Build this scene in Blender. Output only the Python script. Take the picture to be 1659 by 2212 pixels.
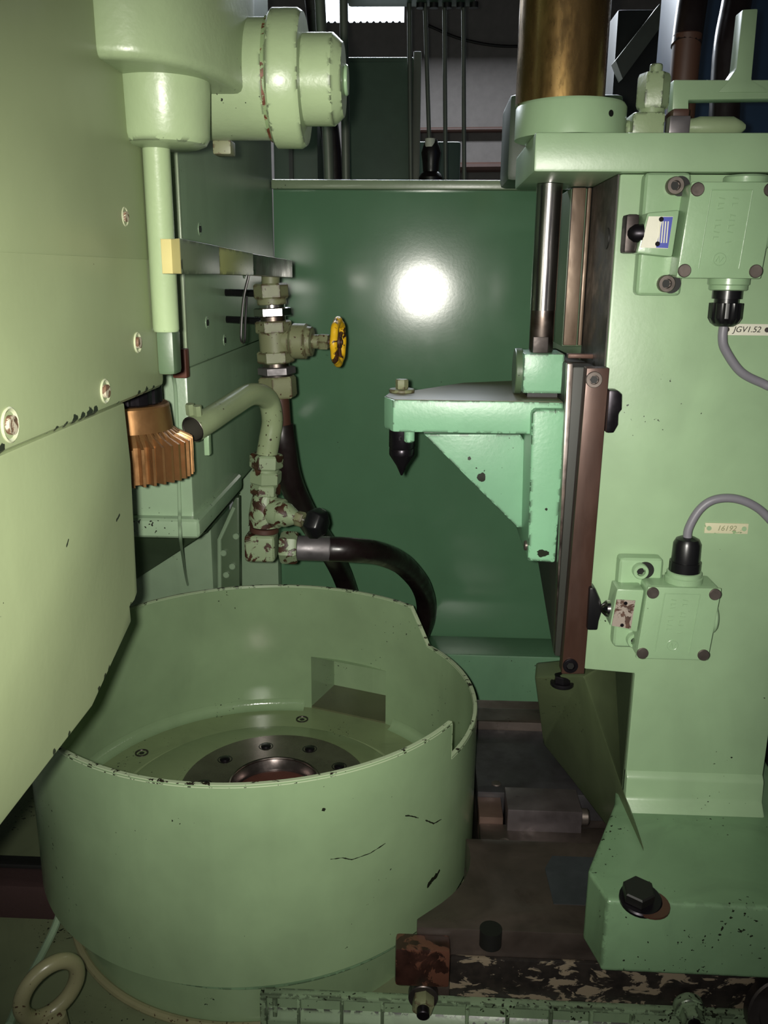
import bpy, bmesh, math, random
from mathutils import Vector, Matrix
random.seed(7)
S = bpy.context.scene
for o in list(bpy.data.objects): bpy.data.objects.remove(o)
COL = S.collection
H = 1.35                                   # lens height above the workshop floor

# ------------------------------------------------------------------ camera
F = 1900.0; TH = math.radians(15.2); YAW = math.radians(2.6); ROLL = 0.0085
FW = Vector((-math.sin(YAW)*math.cos(TH), math.cos(YAW)*math.cos(TH), -math.sin(TH)))
R0 = Vector((math.cos(YAW), math.sin(YAW), 0)); U0 = R0.cross(FW)
RT = R0*math.cos(ROLL) + U0*math.sin(ROLL); UP = RT.cross(FW)
cd = bpy.data.cameras.new('camera'); cam = bpy.data.objects.new('camera', cd); COL.objects.link(cam)
cd.sensor_fit = 'VERTICAL'; cd.sensor_height = 24; cd.lens = 24*F/2212; cd.clip_start = .02
M = Matrix.Identity(4)
for i in range(3):
    M[i][0] = RT[i]; M[i][1] = UP[i]; M[i][2] = -FW[i]
M[2][3] = H
cam.matrix_world = M
S.camera = cam

# ------------------------------------------------------------------ light
w = bpy.data.worlds.new('world'); S.world = w; w.use_nodes = True
w.node_tree.nodes['Background'].inputs[0].default_value = (.75, .85, 1, 1)
w.node_tree.nodes['Background'].inputs[1].default_value = .012
S.view_settings.view_transform = 'Standard'; S.view_settings.look = 'None'
S.view_settings.gamma = 1; S.view_settings.use_curve_mapping = False
S.view_settings.exposure = 0.0
fl = bpy.data.lights.new('camera_flash', 'SPOT'); fl.energy = 48; fl.color = (1, .97, .88)
fl.shadow_soft_size = .006; fl.spot_size = math.radians(84); fl.spot_blend = 1.0
flo = bpy.data.objects.new('camera_flash', fl); COL.objects.link(flo)
M2 = M.copy(); p = Vector((0, 0, H)) - RT*.014 + UP*.004
for i in range(3): M2[i][3] = p[i]
flo.matrix_world = M2
# daylight from the high window in the far wall
wl = bpy.data.lights.new('window_daylight', 'AREA'); wl.energy = 220; wl.shape = 'RECTANGLE'; wl.size = 3; wl.size_y = .5
wl.color = (.85, .92, 1)
wlo = bpy.data.objects.new('window_daylight', wl); COL.objects.link(wlo)
wlo.location = (-.6, 4.9, H+1.9); wlo.rotation_euler = (math.radians(-50), 0, 0)

# ------------------------------------------------------------------ geometry helpers (coordinates relative to the lens height)
def at(px, py, X=None, Y=None, Z=None):
    d = FW + RT*((px-829.5)/F) - UP*((py-1106)/F)
    t = X/d.x if X is not None else Y/d.y if Y is not None else Z/d.z
    return d*t
def frame(ax):
    a = Vector(ax).normalized()
    b = a.cross(Vector((0, 0, 1)) if abs(a.z) < .9 else Vector((1, 0, 0))).normalized()
    return a, b, a.cross(b)
def smooth_path(pts, n=8):
    P = [Vector(p) for p in pts]
    P = [P[0]*2-P[1]] + P + [P[-1]*2-P[-2]]
    out = []
    for i in range(1, len(P)-2):
        for k in range(n):
            t = k/n; a, b, c, d = P[i-1:i+3]
            out.append(.5*((2*b)+(c-a)*t+(2*a-5*b+4*c-d)*t*t+(3*b-a-3*c+d)*t**3))
    out.append(P[-2]); return out
class MB:
    def __init__(s): s.v = []; s.f = []
    def add(s, V, Fs):
        o = len(s.v); s.v += [Vector(x) for x in V]; s.f += [tuple(i+o for i in f) for f in Fs]; return s
    def box(s, x0, x1, y0, y1, z0, z1):
        V = [(x, y, z) for z in (z0, z1) for y in (y0, y1) for x in (x0, x1)]
        return s.add(V, [(0, 2, 3, 1), (4, 5, 7, 6), (0, 1, 5, 4), (2, 6, 7, 3), (0, 4, 6, 2), (1, 3, 7, 5)])
    def prism(s, poly, ext):
        n = len(poly); e = Vector(ext); P = [Vector(p) for p in poly]
        nrm = Vector((0, 0, 0))
        for i in range(n): nrm += P[i].cross(P[(i+1) % n])
        if nrm.dot(e) > 0: P.reverse()
        V = P + [p+e for p in P]
        return s.add(V, [tuple(range(n)), tuple(range(2*n-1, n-1, -1))] +
                     [(i, i+n, (i+1) % n+n, (i+1) % n) for i in range(n)])
    def lathe(s, o, ax, prof, n=32, a0=0.0):
        """prof: (distance along axis, radius)"""
        a, b, c = frame(ax); o = Vector(o); V = []; Fs = []
        for (h, r) in prof:
            for k in range(n):
                t = a0+2*math.pi*k/n; V.append(o+a*h+(b*math.cos(t)+c*math.sin(t))*max(r, 1e-5))
        m = len(prof)
        for j in range(m-1):
            for k in range(n):
                k2 = (k+1) % n; Fs.append((j*n+k, j*n+k2, (j+1)*n+k2, (j+1)*n+k))
        Fs.append(tuple(range(n-1, -1, -1))); Fs.append(tuple(range((m-1)*n, m*n)))
        return s.add(V, Fs)
    def cyl(s, o, ax, r, h, n=32, ch=0.0):
        return s.lathe(o, ax, [(0, r-ch), (ch, r), (h-ch, r), (h, r-ch)] if ch else [(0, r), (h, r)], n)
    def hexa(s, o, ax, r, h, a0=0.0):
        return s.lathe(o, ax, [(0, r*.9), (h*.12, r), (h*.88, r), (h, r*.9)], 6, a0)
    def tube(s, pts, r, n=14, res=8, closed=False, smooth=True, caps=True):
        P = smooth_path(pts, res) if smooth else [Vector(p) for p in pts]
        m = len(P); V = []; Fs = []; up = None
        for i, p in enumerate(P):
            if closed: t = P[(i+1) % m]-P[i-1]
            else: t = P[min(i+1, m-1)]-P[max(i-1, 0)]
            t.normalize()
            if up is None: up = frame(t)[1]
            up = (up-t*up.dot(t)).normalized(); c = t.cross(up)
            rr = r if not callable(r) else r(i/(m-1))
            for k in range(n):
                a = 2*math.pi*k/n; V.append(p+(up*math.cos(a)+c*math.sin(a))*rr)
        for i in range(m if closed else m-1):
            i2 = (i+1) % m
            for k in range(n):
                k2 = (k+1) % n; Fs.append((i*n+k, i*n+k2, i2*n+k2, i2*n+k))
        if not closed and caps: Fs += [tuple(range(n-1, -1, -1)), tuple(range((m-1)*n, m*n))]
        return s.add(V, Fs)
    def build(s, name, m, parent=None, bevel=0, seg=2, ang=35, sub=0):
        me = bpy.data.meshes.new(name); bm = bmesh.new()
        vs = [bm.verts.new(v+Vector((0, 0, H))) for v in s.v]
        for f in s.f:
            try: bm.faces.new([vs[i] for i in f])
            except ValueError: pass
        bmesh.ops.recalc_face_normals(bm, faces=bm.faces)
        if bevel:
            ed = [e for e in bm.edges if len(e.link_faces) == 2 and e.calc_face_angle(0) > math.radians(28)]
            bmesh.ops.bevel(bm, geom=ed, offset=bevel, offset_type='OFFSET', segments=seg, profile=.6, affect='EDGES', clamp_overlap=True)
        bm.to_mesh(me); bm.free()
        for p in me.polygons: p.use_smooth = True
        me.set_sharp_from_angle(angle=math.radians(ang))
        me.materials.append(m)
        o = bpy.data.objects.new(name, me); COL.objects.link(o)
        if parent is not None:
            o.parent = parent
            q = parent; off = Vector((0, 0, 0))
            while q is not None: off += q.location; q = q.parent
            o.location = -off
        return o
def tag(o, label, cat, group=None, kind=None):
    if label: o['label'] = label
    if cat: o['category'] = cat
    if group: o['group'] = group
    if kind: o['kind'] = kind
    return o
def thing(name, loc, label, cat, group=None):
    o = bpy.data.objects.new(name, None); COL.objects.link(o); o.empty_display_size = .02
    o.location = Vector(loc)+Vector((0, 0, H)); return tag(o, label, cat, group)
def struct(o): o['kind'] = 'structure'; return o

# ------------------------------------------------------------------ materials
def lin(c):
    return tuple(((x/255)/12.92 if x/255 <= .04045 else ((x/255+.055)/1.055)**2.4) for x in c)+(1,)
class Mat:
    def __init__(s, name):
        s.m = bpy.data.materials.new(name); s.m.use_nodes = True; s.t = s.m.node_tree; s.n = s.t.nodes
        s.b = s.n['Principled BSDF']; s.co = s.n.new('ShaderNodeTexCoord').outputs['Object']
    def link(s, a, b): s.t.links.new(a, b)
    def noise(s, scale, detail=3, rough=.55, dist=0, stretch=None, off=0):
        nd = s.n.new('ShaderNodeTexNoise'); nd.inputs['Scale'].default_value = scale
        nd.inputs['Detail'].default_value = detail; nd.inputs['Roughness'].default_value = rough; nd.inputs['Distortion'].default_value = dist
        mp = s.n.new('ShaderNodeMapping'); mp.inputs['Scale'].default_value = stretch or (1, 1, 1); mp.inputs['Location'].default_value = (off, off*.7, off*.3)
        s.link(s.co, mp.inputs[0]); s.link(mp.outputs[0], nd.inputs['Vector']); return nd.outputs['Fac']
    def ramp(s, fac, a, b, ca=(0, 0, 0, 1), cb=(1, 1, 1, 1)):
        r = s.n.new('ShaderNodeValToRGB'); e = r.color_ramp.elements
        e[0].position = a; e[1].position = b; e[0].color = ca; e[1].color = cb; s.link(fac, r.inputs[0]); return r.outputs[0]
    def mix(s, fac, a, b, mode='MIX'):
        x = s.n.new('ShaderNodeMix'); x.data_type = 'RGBA'; x.blend_type = mode
        for k, v in ((0, fac), (6, a), (7, b)):
            if isinstance(v, (tuple, float, int)): x.inputs[k].default_value = v
            else: s.link(v, x.inputs[k])
        return x.outputs[2]
    def math(s, op, a, b=None):
        x = s.n.new('ShaderNodeMath'); x.operation = op
        for k, v in ((0, a), (1, b)):
            if v is None: continue
            if isinstance(v, (float, int)): x.inputs[k].default_value = v
            else: s.link(v, x.inputs[k])
        return x.outputs[0]
    def edge(s, rad):
        bv = s.n.new('ShaderNodeBevel'); bv.samples = 4; bv.inputs[0].default_value = rad
        g = s.n.new('ShaderNodeNewGeometry'); d = s.n.new('ShaderNodeVectorMath'); d.operation = 'DOT_PRODUCT'
        s.link(bv.outputs[0], d.inputs[0]); s.link(g.outputs['Normal'], d.inputs[1])
        return s.math('SUBTRACT', 1.0, d.outputs['Value'])
    def spot(s, p, r, wob=.5, stretch=(1, 1, 1)):
        """1 inside a ragged chip around world point p"""
        v = s.n.new('ShaderNodeVectorMath'); v.operation = 'SUBTRACT'; s.link(s.co, v.inputs[0]); v.inputs[1].default_value = Vector(p)+Vector((0, 0, H))
        m = s.n.new('ShaderNodeVectorMath'); m.operation = 'MULTIPLY'; s.link(v.outputs[0], m.inputs[0]); m.inputs[1].default_value = stretch
        l = s.n.new('ShaderNodeVectorMath'); l.operation = 'LENGTH'; s.link(m.outputs[0], l.inputs[0])
        nz = s.noise(1.3/r, 2)
        d = s.math('ADD', l.outputs['Value'], s.math('MULTIPLY', s.math('SUBTRACT', nz, .5), r*wob*2))
        return s.math('LESS_THAN', d, r)
    def seg(s, p, q, w):
        """1 inside a ragged scratch of half width w from p to q"""
        H3 = Vector((0, 0, H)); p = Vector(p)+H3; ab = Vector(q)+H3-p
        def vm(op, a, b):
            x = s.n.new('ShaderNodeVectorMath'); x.operation = op
            for k, v in ((0, a), (1, b)):
                if isinstance(v, Vector): x.inputs[k].default_value = v
                else: s.link(v, x.inputs[k])
            return x
        ap = vm('SUBTRACT', s.co, p).outputs[0]
        t = s.math('DIVIDE', vm('DOT_PRODUCT', ap, ab).outputs['Value'], ab.length_squared)
        t = s.math('MINIMUM', s.math('MAXIMUM', t, 0.0), 1.0)
        sc = s.n.new('ShaderNodeVectorMath'); sc.operation = 'SCALE'; sc.inputs[0].default_value = ab; s.link(t, sc.inputs['Scale'])
        l = s.n.new('ShaderNodeVectorMath'); l.operation = 'LENGTH'; s.link(vm('SUBTRACT', ap, sc.outputs[0]).outputs[0], l.inputs[0])
        return s.math('LESS_THAN', s.math('ADD', l.outputs['Value'], s.math('MULTIPLY', s.math('SUBTRACT', s.noise(160, 2), .5), w*3)), w)
    def bump(s, h, st, dist=.001):
        b = s.n.new('ShaderNodeBump'); b.inputs['Strength'].default_value = st; b.inputs['Distance'].default_value = dist
        s.link(h, b.inputs['Height']); s.link(b.outputs[0], s.b.inputs['Normal'])
    def done(s, col, rough, metal=0, coat=0):
        for k, v in (('Base Color', col), ('Roughness', rough), ('Metallic', metal)):
            if isinstance(v, (tuple, float, int)): s.b.inputs[k].default_value = v
            else: s.link(v, s.b.inputs[k])
        if coat: s.b.inputs['Coat Weight'].default_value = coat; s.b.inputs['Coat Roughness'].default_value = .12
        return s.m
DARK = lin((34, 38, 28))
def paint(name, c, rough=.33, chips=.74, edge=0, grime=.25, er=.006, en_s=70, spots=(), chipcol=DARK, var=.12, orange=.15, cs=210, scr=()):
    m = Mat(name); base = lin(c)
    col = m.mix(m.ramp(m.noise(9, 4), .3, .7), tuple(x*(1-var) for x in base[:3])+(1,), tuple(min(1, x*(1+var*.6)) for x in base[:3])+(1,))
    # oily streaks and grime
    g = m.ramp(m.noise(5, 5, .6, 1.0, (1.6, 1.6, .5), 3.1), .5, .78)
    col = m.mix(m.math('MULTIPLY', g, grime), col, tuple(x*.45+.004 for x in base[:3])+(1,))
    mask = None
    if chips < 1:
        big = m.noise(11, 2, off=5.2)
        ch = m.math('GREATER_THAN', m.math('MULTIPLY', m.noise(cs, 2, .5), m.math('ADD', big, .5)), chips)
        mask = ch
    if edge:
        e = m.edge(er)
        en = m.math('MULTIPLY', m.ramp(e, .004, .06), m.ramp(m.noise(en_s, 4, .65, off=2), .47, .52))
        en = m.math('GREATER_THAN', en, edge)
        mask = en if mask is None else m.math('MAXIMUM', mask, en)
    for sp in spots:
        x = m.spot(*sp); mask = x if mask is None else m.math('MAXIMUM', mask, x)
    for sp in scr:
        x = m.seg(*sp); mask = x if mask is None else m.math('MAXIMUM', mask, x)
    r = m.ramp(m.noise(14, 3, off=8), .3, .75, (rough*.94,)*3+(1,), (rough*1.08,)*3+(1,))
    if mask is not None: col = m.mix(mask, col, chipcol)
    h = m.noise(190, 2)
    m.bump(h, orange, .0006)
    return m.done(col, r)
def metal(name, c, rough=.3, met=1.0, stain=None, amt=.5, stretch=(1, 1, 1), scale=14, bump=.05):
    m = Mat(name); base = lin(c)
    col = m.mix(m.ramp(m.noise(scale, 5, .6, .4, stretch), .35, .68), base, lin(stain) if stain else tuple(x*.5 for x in base[:3])+(1,))
    if amt < 1: col = m.mix(amt, base, col)
    r = m.ramp(m.noise(scale*3, 3, .6, 0, stretch, 4), .3, .7, (rough*.7,)*3+(1,), (min(1, rough*1.4),)*3+(1,))
    m.bump(m.noise(150, 3, .6, 0, stretch), bump, .0006)
    return m.done(col, r, met)
def flaky(name, c, under, thr=.5, scale=24, rough=.45, met=0, stretch=(1, 1, 1), bump=.4):
    m = Mat(name)
    k = m.ramp(m.noise(scale, 5, .62, .6, stretch), thr-.015, thr+.015)
    u = m.mix(m.ramp(m.noise(scale*2, 4), .35, .65), lin(under), tuple(x*.4 for x in lin(under)[:3])+(1,))
    col = m.mix(k, u, lin(c)); m.bump(k, bump, .0008)
    return m.done(col, rough, met)
def plain(name, c, rough=.4, met=0, coat=0, bump=0):
    m = Mat(name); b = lin(c)
    col = m.mix(m.ramp(m.noise(20, 4), .3, .7), tuple(x*.85 for x in b[:3])+(1,), b)
    if bump: m.bump(m.noise(220, 3), bump, .0008)
    return m.done(col, rough, met, coat)

def oncyl(px, py, c=(-.22, 1.1), r=.30):          # point where a sight line meets the front of the pan wall
    d = at(px, py, Y=1.0); a = d.x*d.x+d.y*d.y; b = d.x*c[0]+d.y*c[1]
    return d*((b-math.sqrt(b*b-a*(c[0]**2+c[1]**2-r*r)))/a)
def poly_scr(pts, w, f): q = [f(*p) for p in pts]; return [(q[i], q[i+1], w) for i in range(len(q)-1)]
fy = lambda x, y: at(x, y, Y=1.655)
SC_PAN = poly_scr([(876, 1762), (890, 1763), (904, 1767)], .0008, oncyl)+poly_scr([(920, 1772), (937, 1779), (953, 1770)], .0008, oncyl)+poly_scr([(714, 1856), (740, 1853), (760, 1857), (800, 1843), (832, 1822)], .0006, oncyl)+poly_scr([(925, 1912), (948, 1884)], .0035, oncyl)
SC_PANEL = poly_scr([(920, 1116), (965, 1119), (1048, 1123)], .0011, fy)+poly_scr([(936, 1144), (984, 1156)], .0010, fy)+poly_scr([(1086, 1330), (1150, 1350)], .0012, fy)
fx_ = lambda x, y: at(x, y, X=-.2205)
SC_GUARD = poly_scr([(148, 1166), (144, 1180)], .0006, fx_)+poly_scr([(258, 1112), (252, 1124)], .0010, fx_)
GREEN = (150, 178, 140)
M_col = paint('green_paint', GREEN, .36, chips=.87)
M_head = paint('cover_paint', (142, 154, 116), .42, chips=.88, grime=.12, var=.06, orange=.1, spots=[(at(x, y, X=-.22), r, .7) for x, y, r in ((126, 930, .0030), (146, 921, .0032), (165, 911, .0046), (181, 904, .0044), (196, 898, .0054), (208, 892, .0046), (108, 938, .0020), (318, 847, .0046), (302, 855, .0040), (334, 840, .0032), (258, 872, .0020), (6, 978, .004))])
M_guard = paint('guard_paint', (142, 154, 116), .42, chips=.88, grime=.12, var=.06, orange=.1, scr=SC_GUARD, spots=[(at(x, y, X=-.2205), r, .8) for x, y, r in ((214, 1488, .0022), (228, 1462, .0030), (236, 1445, .0022), (118, 1624, .0024), (150, 1585, .0018), (283, 1305, .0015))])
M_head2 = paint('band_paint', (142, 154, 116), .42, chips=.88, grime=.12, var=.06, orange=.1)
M_cast = paint('cast_paint', (148, 166, 128), .34, chips=.83, edge=.75, orange=.35)
M_pan = paint('pan_paint', (136, 160, 122), .2, chips=.82, grime=.2, orange=.06, scr=SC_PAN, spots=((oncyl(1035, 2060, r=.3) if False else oncyl(699, 1749), .0022, .5),))
M_panel = paint('panel_paint', (86, 124, 94), .135, chips=.87, scr=SC_PANEL, grime=.08, orange=.03, var=.06)
M_left = paint('left_column_paint', (140, 164, 134), .3, chips=.82, grime=.3)
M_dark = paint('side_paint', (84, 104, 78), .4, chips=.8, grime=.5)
M_arm = paint('arm_paint', (134, 184, 148), .36, chips=.80, edge=.6, grime=.2, orange=.3)
M_base = paint('base_paint', (118, 150, 114), .3, chips=.79, edge=.6, grime=.55)
M_sw = paint('switch_paint', (146, 176, 138), .28, chips=.84, grime=.15, orange=.25)
M_valve = paint('valve_paint', (120, 124, 92), .5, chips=.72, edge=.6, grime=.5, chipcol=lin((62, 40, 24)))
M_valve2 = flaky('worn_valve_paint', (126, 142, 110), (66, 40, 26), .47, 40)
M_pipe = paint('pipe_paint', (136, 150, 114), .3, chips=.71, grime=.35, chipcol=lin((48, 36, 22)))
M_rim = flaky('rim_chips', (168, 184, 150), (40, 34, 24), .42, 75, .4)
M_steel = metal('bright_steel', (190, 186, 186), .2, stretch=(1, 1, .15), amt=.35, bump=.02)
M_ground = metal('ground_steel', (142, 134, 130), .34, stain=(84, 64, 50), amt=.7)
M_dsteel = metal('dark_steel', (92, 86, 84), .4, stain=(44, 38, 36), amt=.8, met=.8)
M_rust = metal('brown_oiled_steel', (88, 62, 52), .42, stain=(54, 38, 32), met=.45, amt=.7, stretch=(1, 1, .25))
M_bed = metal('oily_bed_iron', (82, 72, 66), .36, stain=(46, 40, 36), met=.3, amt=.9, scale=10)
M_black = plain('black_plastic', (20, 20, 22), .3)
M_blacksteel = metal('blackened_steel', (48, 45, 50), .3, met=.8, amt=.5)
M_rubber = metal('black_rubber', (30, 22, 22), .35, met=0, stain=(20, 15, 15), amt=.8)
M_gold = metal('bronze_tooth', (160, 120, 78), .33, met=.75, stain=(124, 88, 54), amt=.6)
M_cyl = metal('yellowed_chrome', (170, 138, 84), .27, met=.9, stain=(112, 84, 50), amt=.8, stretch=(1, 1, .3), scale=40, bump=.02)
M_cyl.node_tree.nodes['Principled BSDF'].inputs['Coat Weight'].default_value = .6
M_cyl.node_tree.nodes['Principled BSDF'].inputs['Coat Roughness'].default_value = .17
M_yellow = flaky('yellow_flaked', (222, 176, 30), (66, 40, 24), .42, 45, .4)
M_brown = plain('brown_iron', (72, 46, 36), .5)
M_cable = plain('grey_cable', (128, 126, 134), .45)
M_ferr = metal('ferrule', (120, 116, 118), .45, met=.7, amt=.4)
M_white = plain('white_plate', (226, 224, 206), .35, bump=.1)
M_ink = plain('ink', (44, 44, 36), .6)
M_flakebed = flaky('peeled_bed', (122, 110, 92), (38, 32, 28), .55, 48, .5, stretch=(.7, 1, 1.4))
M_wood = plain('rag', (58, 38, 36), .85, bump=.6)
M_bolt = metal('screw_steel', (128, 118, 112), .38, amt=.5, met=.8)
M_hole = plain('bolt_hole', (22, 22, 20), .5)
M_floor = plain('concrete', (90, 88, 82), .8, bump=.3)
M_wall = plain('plaster', (132, 126, 122), .8, bump=.3)
M_cab = plain('cabinet_paint', (72, 92, 76), .45)
M_bgpipe = plain('background_pipe', (104, 108, 98), .45, .3)
M_blue = plain('blue_paint', (36, 62, 92), .3)

# ------------------------------------------------------------------ room shell
struct(MB().box(-4, 4, -1.55, 6, -1.45, -1.35).build('floor', M_floor))
wb = MB().box(-4, -.64, 5.5, 5.62, -1.35, 3.2).box(-.16, 4, 5.5, 5.62, -1.35, 3.2).box(-.64, -.16, 5.5, 5.62, -1.35, 1.362).box(-.64, -.16, 5.5, 5.62, 1.7, 3.2)
struct(wb.build('wall_back', M_wall))
mw = Mat('lit_window'); mw.b.inputs['Emission Color'].default_value = (.86, .93, 1, 1); mw.b.inputs['Emission Strength'].default_value = 2.2
mw.done((.8, .85, .9, 1), .5); M_win = mw.m
wn = struct(MB().box(-.66, -.14, 5.47, 5.5, 1.66, 1.7).build('window_1', M_cab))
c = MB(); V = []; n = 96
for k in range(n+1):
    x = -.64+.48*k/n; d = .012*math.sin(k/n*2*math.pi*13)
    V += [(x, 5.56+d, 1.378+d*.9), (x, 5.56+d, 1.7)]
c.add(V, [(2*k, 2*k+2, 2*k+3, 2*k+1) for k in range(n)]).build('corrugated_pane', M_win, wn)

def mirrored(px, py, Y):                     # point on the wall behind that the glossy screen (Y=1.65) mirrors at a pixel
    p = at(px, py, Y=1.655); d = p.normalized(); n_ = Vector((0, -1, .0193)).normalized(); d = d-2*d.dot(n_)*n_
    return p+d*((Y-p.y)/d.y)
struct(MB().box(-4, 4, -1.55, -1.5, -1.35, 3.2).build('wall_front', M_wall))
w0 = mirrored(650, 552, -1.47); w1 = mirrored(690, 425, -1.47)
wf = struct(MB().box(w0.x-.02, w1.x+.02, -1.5, -1.485, w0.z-.02, w1.z+.02).build('window_2', M_cab))
mp_ = Mat('daylight_pane'); mp_.b.inputs['Emission Color'].default_value = (.86, .95, 1, 1); mp_.b.inputs['Emission Strength'].default_value = 7; mp_.done((.8, .85, .9, 1), .5)
MB().box(w0.x, w1.x, -1.485, -1.478, w0.z, w1.z).build('pane', mp_.m, wf)
ml_ = Mat('lamp_glow'); ml_.b.inputs['Emission Color'].default_value = (1, .95, .85, 1); ml_.b.inputs['Emission Strength'].default_value = 60; ml_.done((.9, .9, .85, 1), .5)
for px, r, lbl in ((694, .022, 'small round wall lamp near the window behind the photographer'), (757, .034, 'larger round wall lamp behind the photographer')):
    q = mirrored(px, 606, -1.44)
    lp = thing('wall_lamp', (q.x, -1.5, q.z), lbl, 'lamp')
    MB().cyl((q.x, -1.5, q.z), (0, 1, 0), r*1.3, .04, 24, .003).build('housing', M_cab, lp)
    MB().lathe((q.x, -1.46, q.z), (0, 1, 0), [(0, r), (.015, r*.85), (.022, r*.4)], 24).build('diffuser', ml_.m, lp)

# ------------------------------------------------------------------ rear splash panel
pn = thing('splash_screen', at(900, 1378, Y=1.65), 'large glossy dark green sheet panel behind the pan', 'screen')
MB().prism([(-.279, 1.660, .145), (-.279, 1.670, .145), (-.279, 1.641, -1.35), (-.279, 1.631, -1.35)], (1.029, 0, 0)).build('sheet', M_panel, pn)
M_panel.node_tree.nodes['Principled BSDF'].inputs['Specular IOR Level'].default_value = .4
MB().box(-.279, .75, 1.638, 1.682, .142, .158).build('top_lip', paint('lip_paint', (128, 146, 116), .3, grime=.4), pn, .003)
lg = MB().prism([(.015, 1.50, -.677), (.015, 1.50, -1.35), (.015, 1.632, -1.35), (.015, 1.640, -.70)], (.735, 0, 0)).build('trough_wall', paint('trough_paint', (100, 140, 108), .35), None, .004)
tag(lg, 'low green trough ledge running along the foot of the dark panel', 'ledge')

# ------------------------------------------------------------------ left machine column
lc = thing('cutter_column', (-.5, 1.3, -1.35), 'tall green machine column standing left of the dark panel', 'column')
MB().box(-.72, -.28, 1.012, 1.66, -.111, .62).build('upper_housing', M_left, lc, .005)
MB().box(-.74, -.286, 1.05, 1.656, -.318, -.113).build('lower_housing', M_left, lc, .004)
MB().box(-.74, -.276, 1.035, 1.30, -.322, -.296).build('bottom_flange', M_left, lc, .008, 3)
MB().box(-.80, -.378, 1.50, 1.66, -1.35, -.29).build('lower_body', M_left, lc, .01)
UA, UB, UC = at(270, 1150, Y=1.25), at(446, 1150, Y=1.25), at(296, 1250, Y=1.497)
MB().add([UA, UB, UC, at(250, 1250, Y=1.497), Vector((UA.x, 1.497, UA.z)), Vector((UB.x, 1.497, UB.z))], [(0, 1, 2, 3), (1, 5, 2), (0, 3, 4), (0, 4, 5, 1), (2, 5, 4, 3)]).build('flange_shade_wedge', M_dark, lc)  # added dark wedge, cut to the diagonal shadow below the flange
MB().box(-.36, -.276, 1.60, 1.642, -1.35, -.30).build('corner_post', M_left, lc, .003)
MB().box(-.282, -.2745, 1.013, 1.019, -.111, .30).build('edge_highlight', paint('edge_highlight_paint', (176, 196, 160), .3), lc, .001)  # pale strip that paints the highlight along the column's front edge
for (px, py) in ((431, 495), (447, 697), (485, 735), (528, 590)):
    q = at(px, py, X=-.28); s_ = MB().lathe(q-Vector((.002, 0, 0)), (1, 0, 0), [(0, .008), (.003, .008), (.003, .0055), (.0012, .005)], 20).build('cover_screw', M_left, lc)
    MB().cyl(q-Vector((.001, 0, 0)), (1, 0, 0), .0045, .0028, 6).build('socket', M_hole, s_)
# inspection door with bolts on the recessed body
cv = thing('inspection_cover', at(490, 1260, Y=1.5), 'narrow bolted green cover plate behind the pan rim', 'cover')
a0 = at(470, 1120, Y=1.49); a1 = at(512, 1300, Y=1.49)
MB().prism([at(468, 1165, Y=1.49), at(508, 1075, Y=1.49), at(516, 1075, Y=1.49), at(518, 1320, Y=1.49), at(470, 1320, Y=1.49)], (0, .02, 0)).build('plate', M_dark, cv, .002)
MB().tube([at(475, 1320, Y=1.485), at(474, 1165, Y=1.485), at(506, 1095, Y=1.485)], .004, 8, 4, smooth=False).build('raised_rim', M_left, cv)
for p in ((484, 1193), (511, 1157), (490, 1240), (503, 1222)):
    MB().cyl(at(*p, Y=1.49)-Vector((0, .008, 0)), (0, 1, 0), .006, .01, 16, .0015).build('bolt', M_left, cv)
# thin copper oil line painted over
ol = MB().tube([at(372, 790, Y=1.0095), at(375, 815, Y=1.04), at(380, 860, Y=1.048), at(385, 1000, Y=1.048), at(388, 1095, Y=1.047), at(388, 1122, Y=1.0325), at(390, 1167, Y=1.0325), at(393, 1190, Y=1.3), at(405, 1260, Y=1.496), at(425, 1310, Y=1.4975)], .0022, 8, 8).build('oil_line', M_left)
tag(ol, 'thin painted oil pipe running down the left column front', 'pipe')
# clip on the edge
MB().box(-.2885, -.272, .998, 1.013, -.118, -.085).build('rusty_edge_clip', plain('rust_clip', (96, 50, 34), .6), lc, .002)

# ------------------------------------------------------------------ cutter head: upper and lower cover
hd = thing('cutter_head', (-.4, .5, -.1), 'large pale green cover of the cutter head with two countersunk screws', 'machine cover')
X0 = -.22
MB().prism([(X0, .7375, -.0945), (X0, .7375, .5), (X0, .25, .5), (X0, .25, -.0945)], (-.4, 0, 0)).build('upper_cover', M_head, hd, .007, 3)
MB().box(-.42, -.29, .70, .90, -.085, .2).build('spindle_housing', M_head2, hd, .004)
MB().box(X0-.3, X0+.0006, .25, .7365, .0085, .5).build('top_band', M_head2, hd, .0015)
for px, py, r in ((20, 918, .0085), (226, 845, .0075), (296, 740, .007), (268, 468, .006)):
    q = at(px, py, X=X0)
    a = MB().lathe(q-Vector((.004, 0, 0)), (1, 0, 0), [(0, r), (.0046, r*1.15), (.0052, r*1.05), (.0045, r*.9), (.003, r*.8)], 24).build('screw', paint('screw_paint', (176, 182, 150), .4, chips=1), hd)
    MB().cyl(q-Vector((.002, 0, 0)), (1, 0, 0), r*.62, .0045, 20).build('screw_core', flaky('screw_core_m', (168, 160, 140), (110, 84, 66), .5, 120), a)
gd = thing('lower_guard', (-.4, .5, -.28), 'pale green curved splash guard hanging below the cutter head cover', 'guard')
X1 = -.2205
def g1(px, py): return at(px, py, X=X1)
poly = [g1(268, 860), g1(283, 1000), g1(297, 1280), g1(291, 1297), g1(281, 1310), g1(284, 1342), g1(248, 1420), g1(200, 1525), g1(140, 1603), g1(70, 1694), g1(0, 1785), g1(-140, 1960), g1(-200, 1960)]
poly = [Vector((X1, p.y, p.z)) for p in poly]+[Vector((X1, .25, -.0935))]
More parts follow.
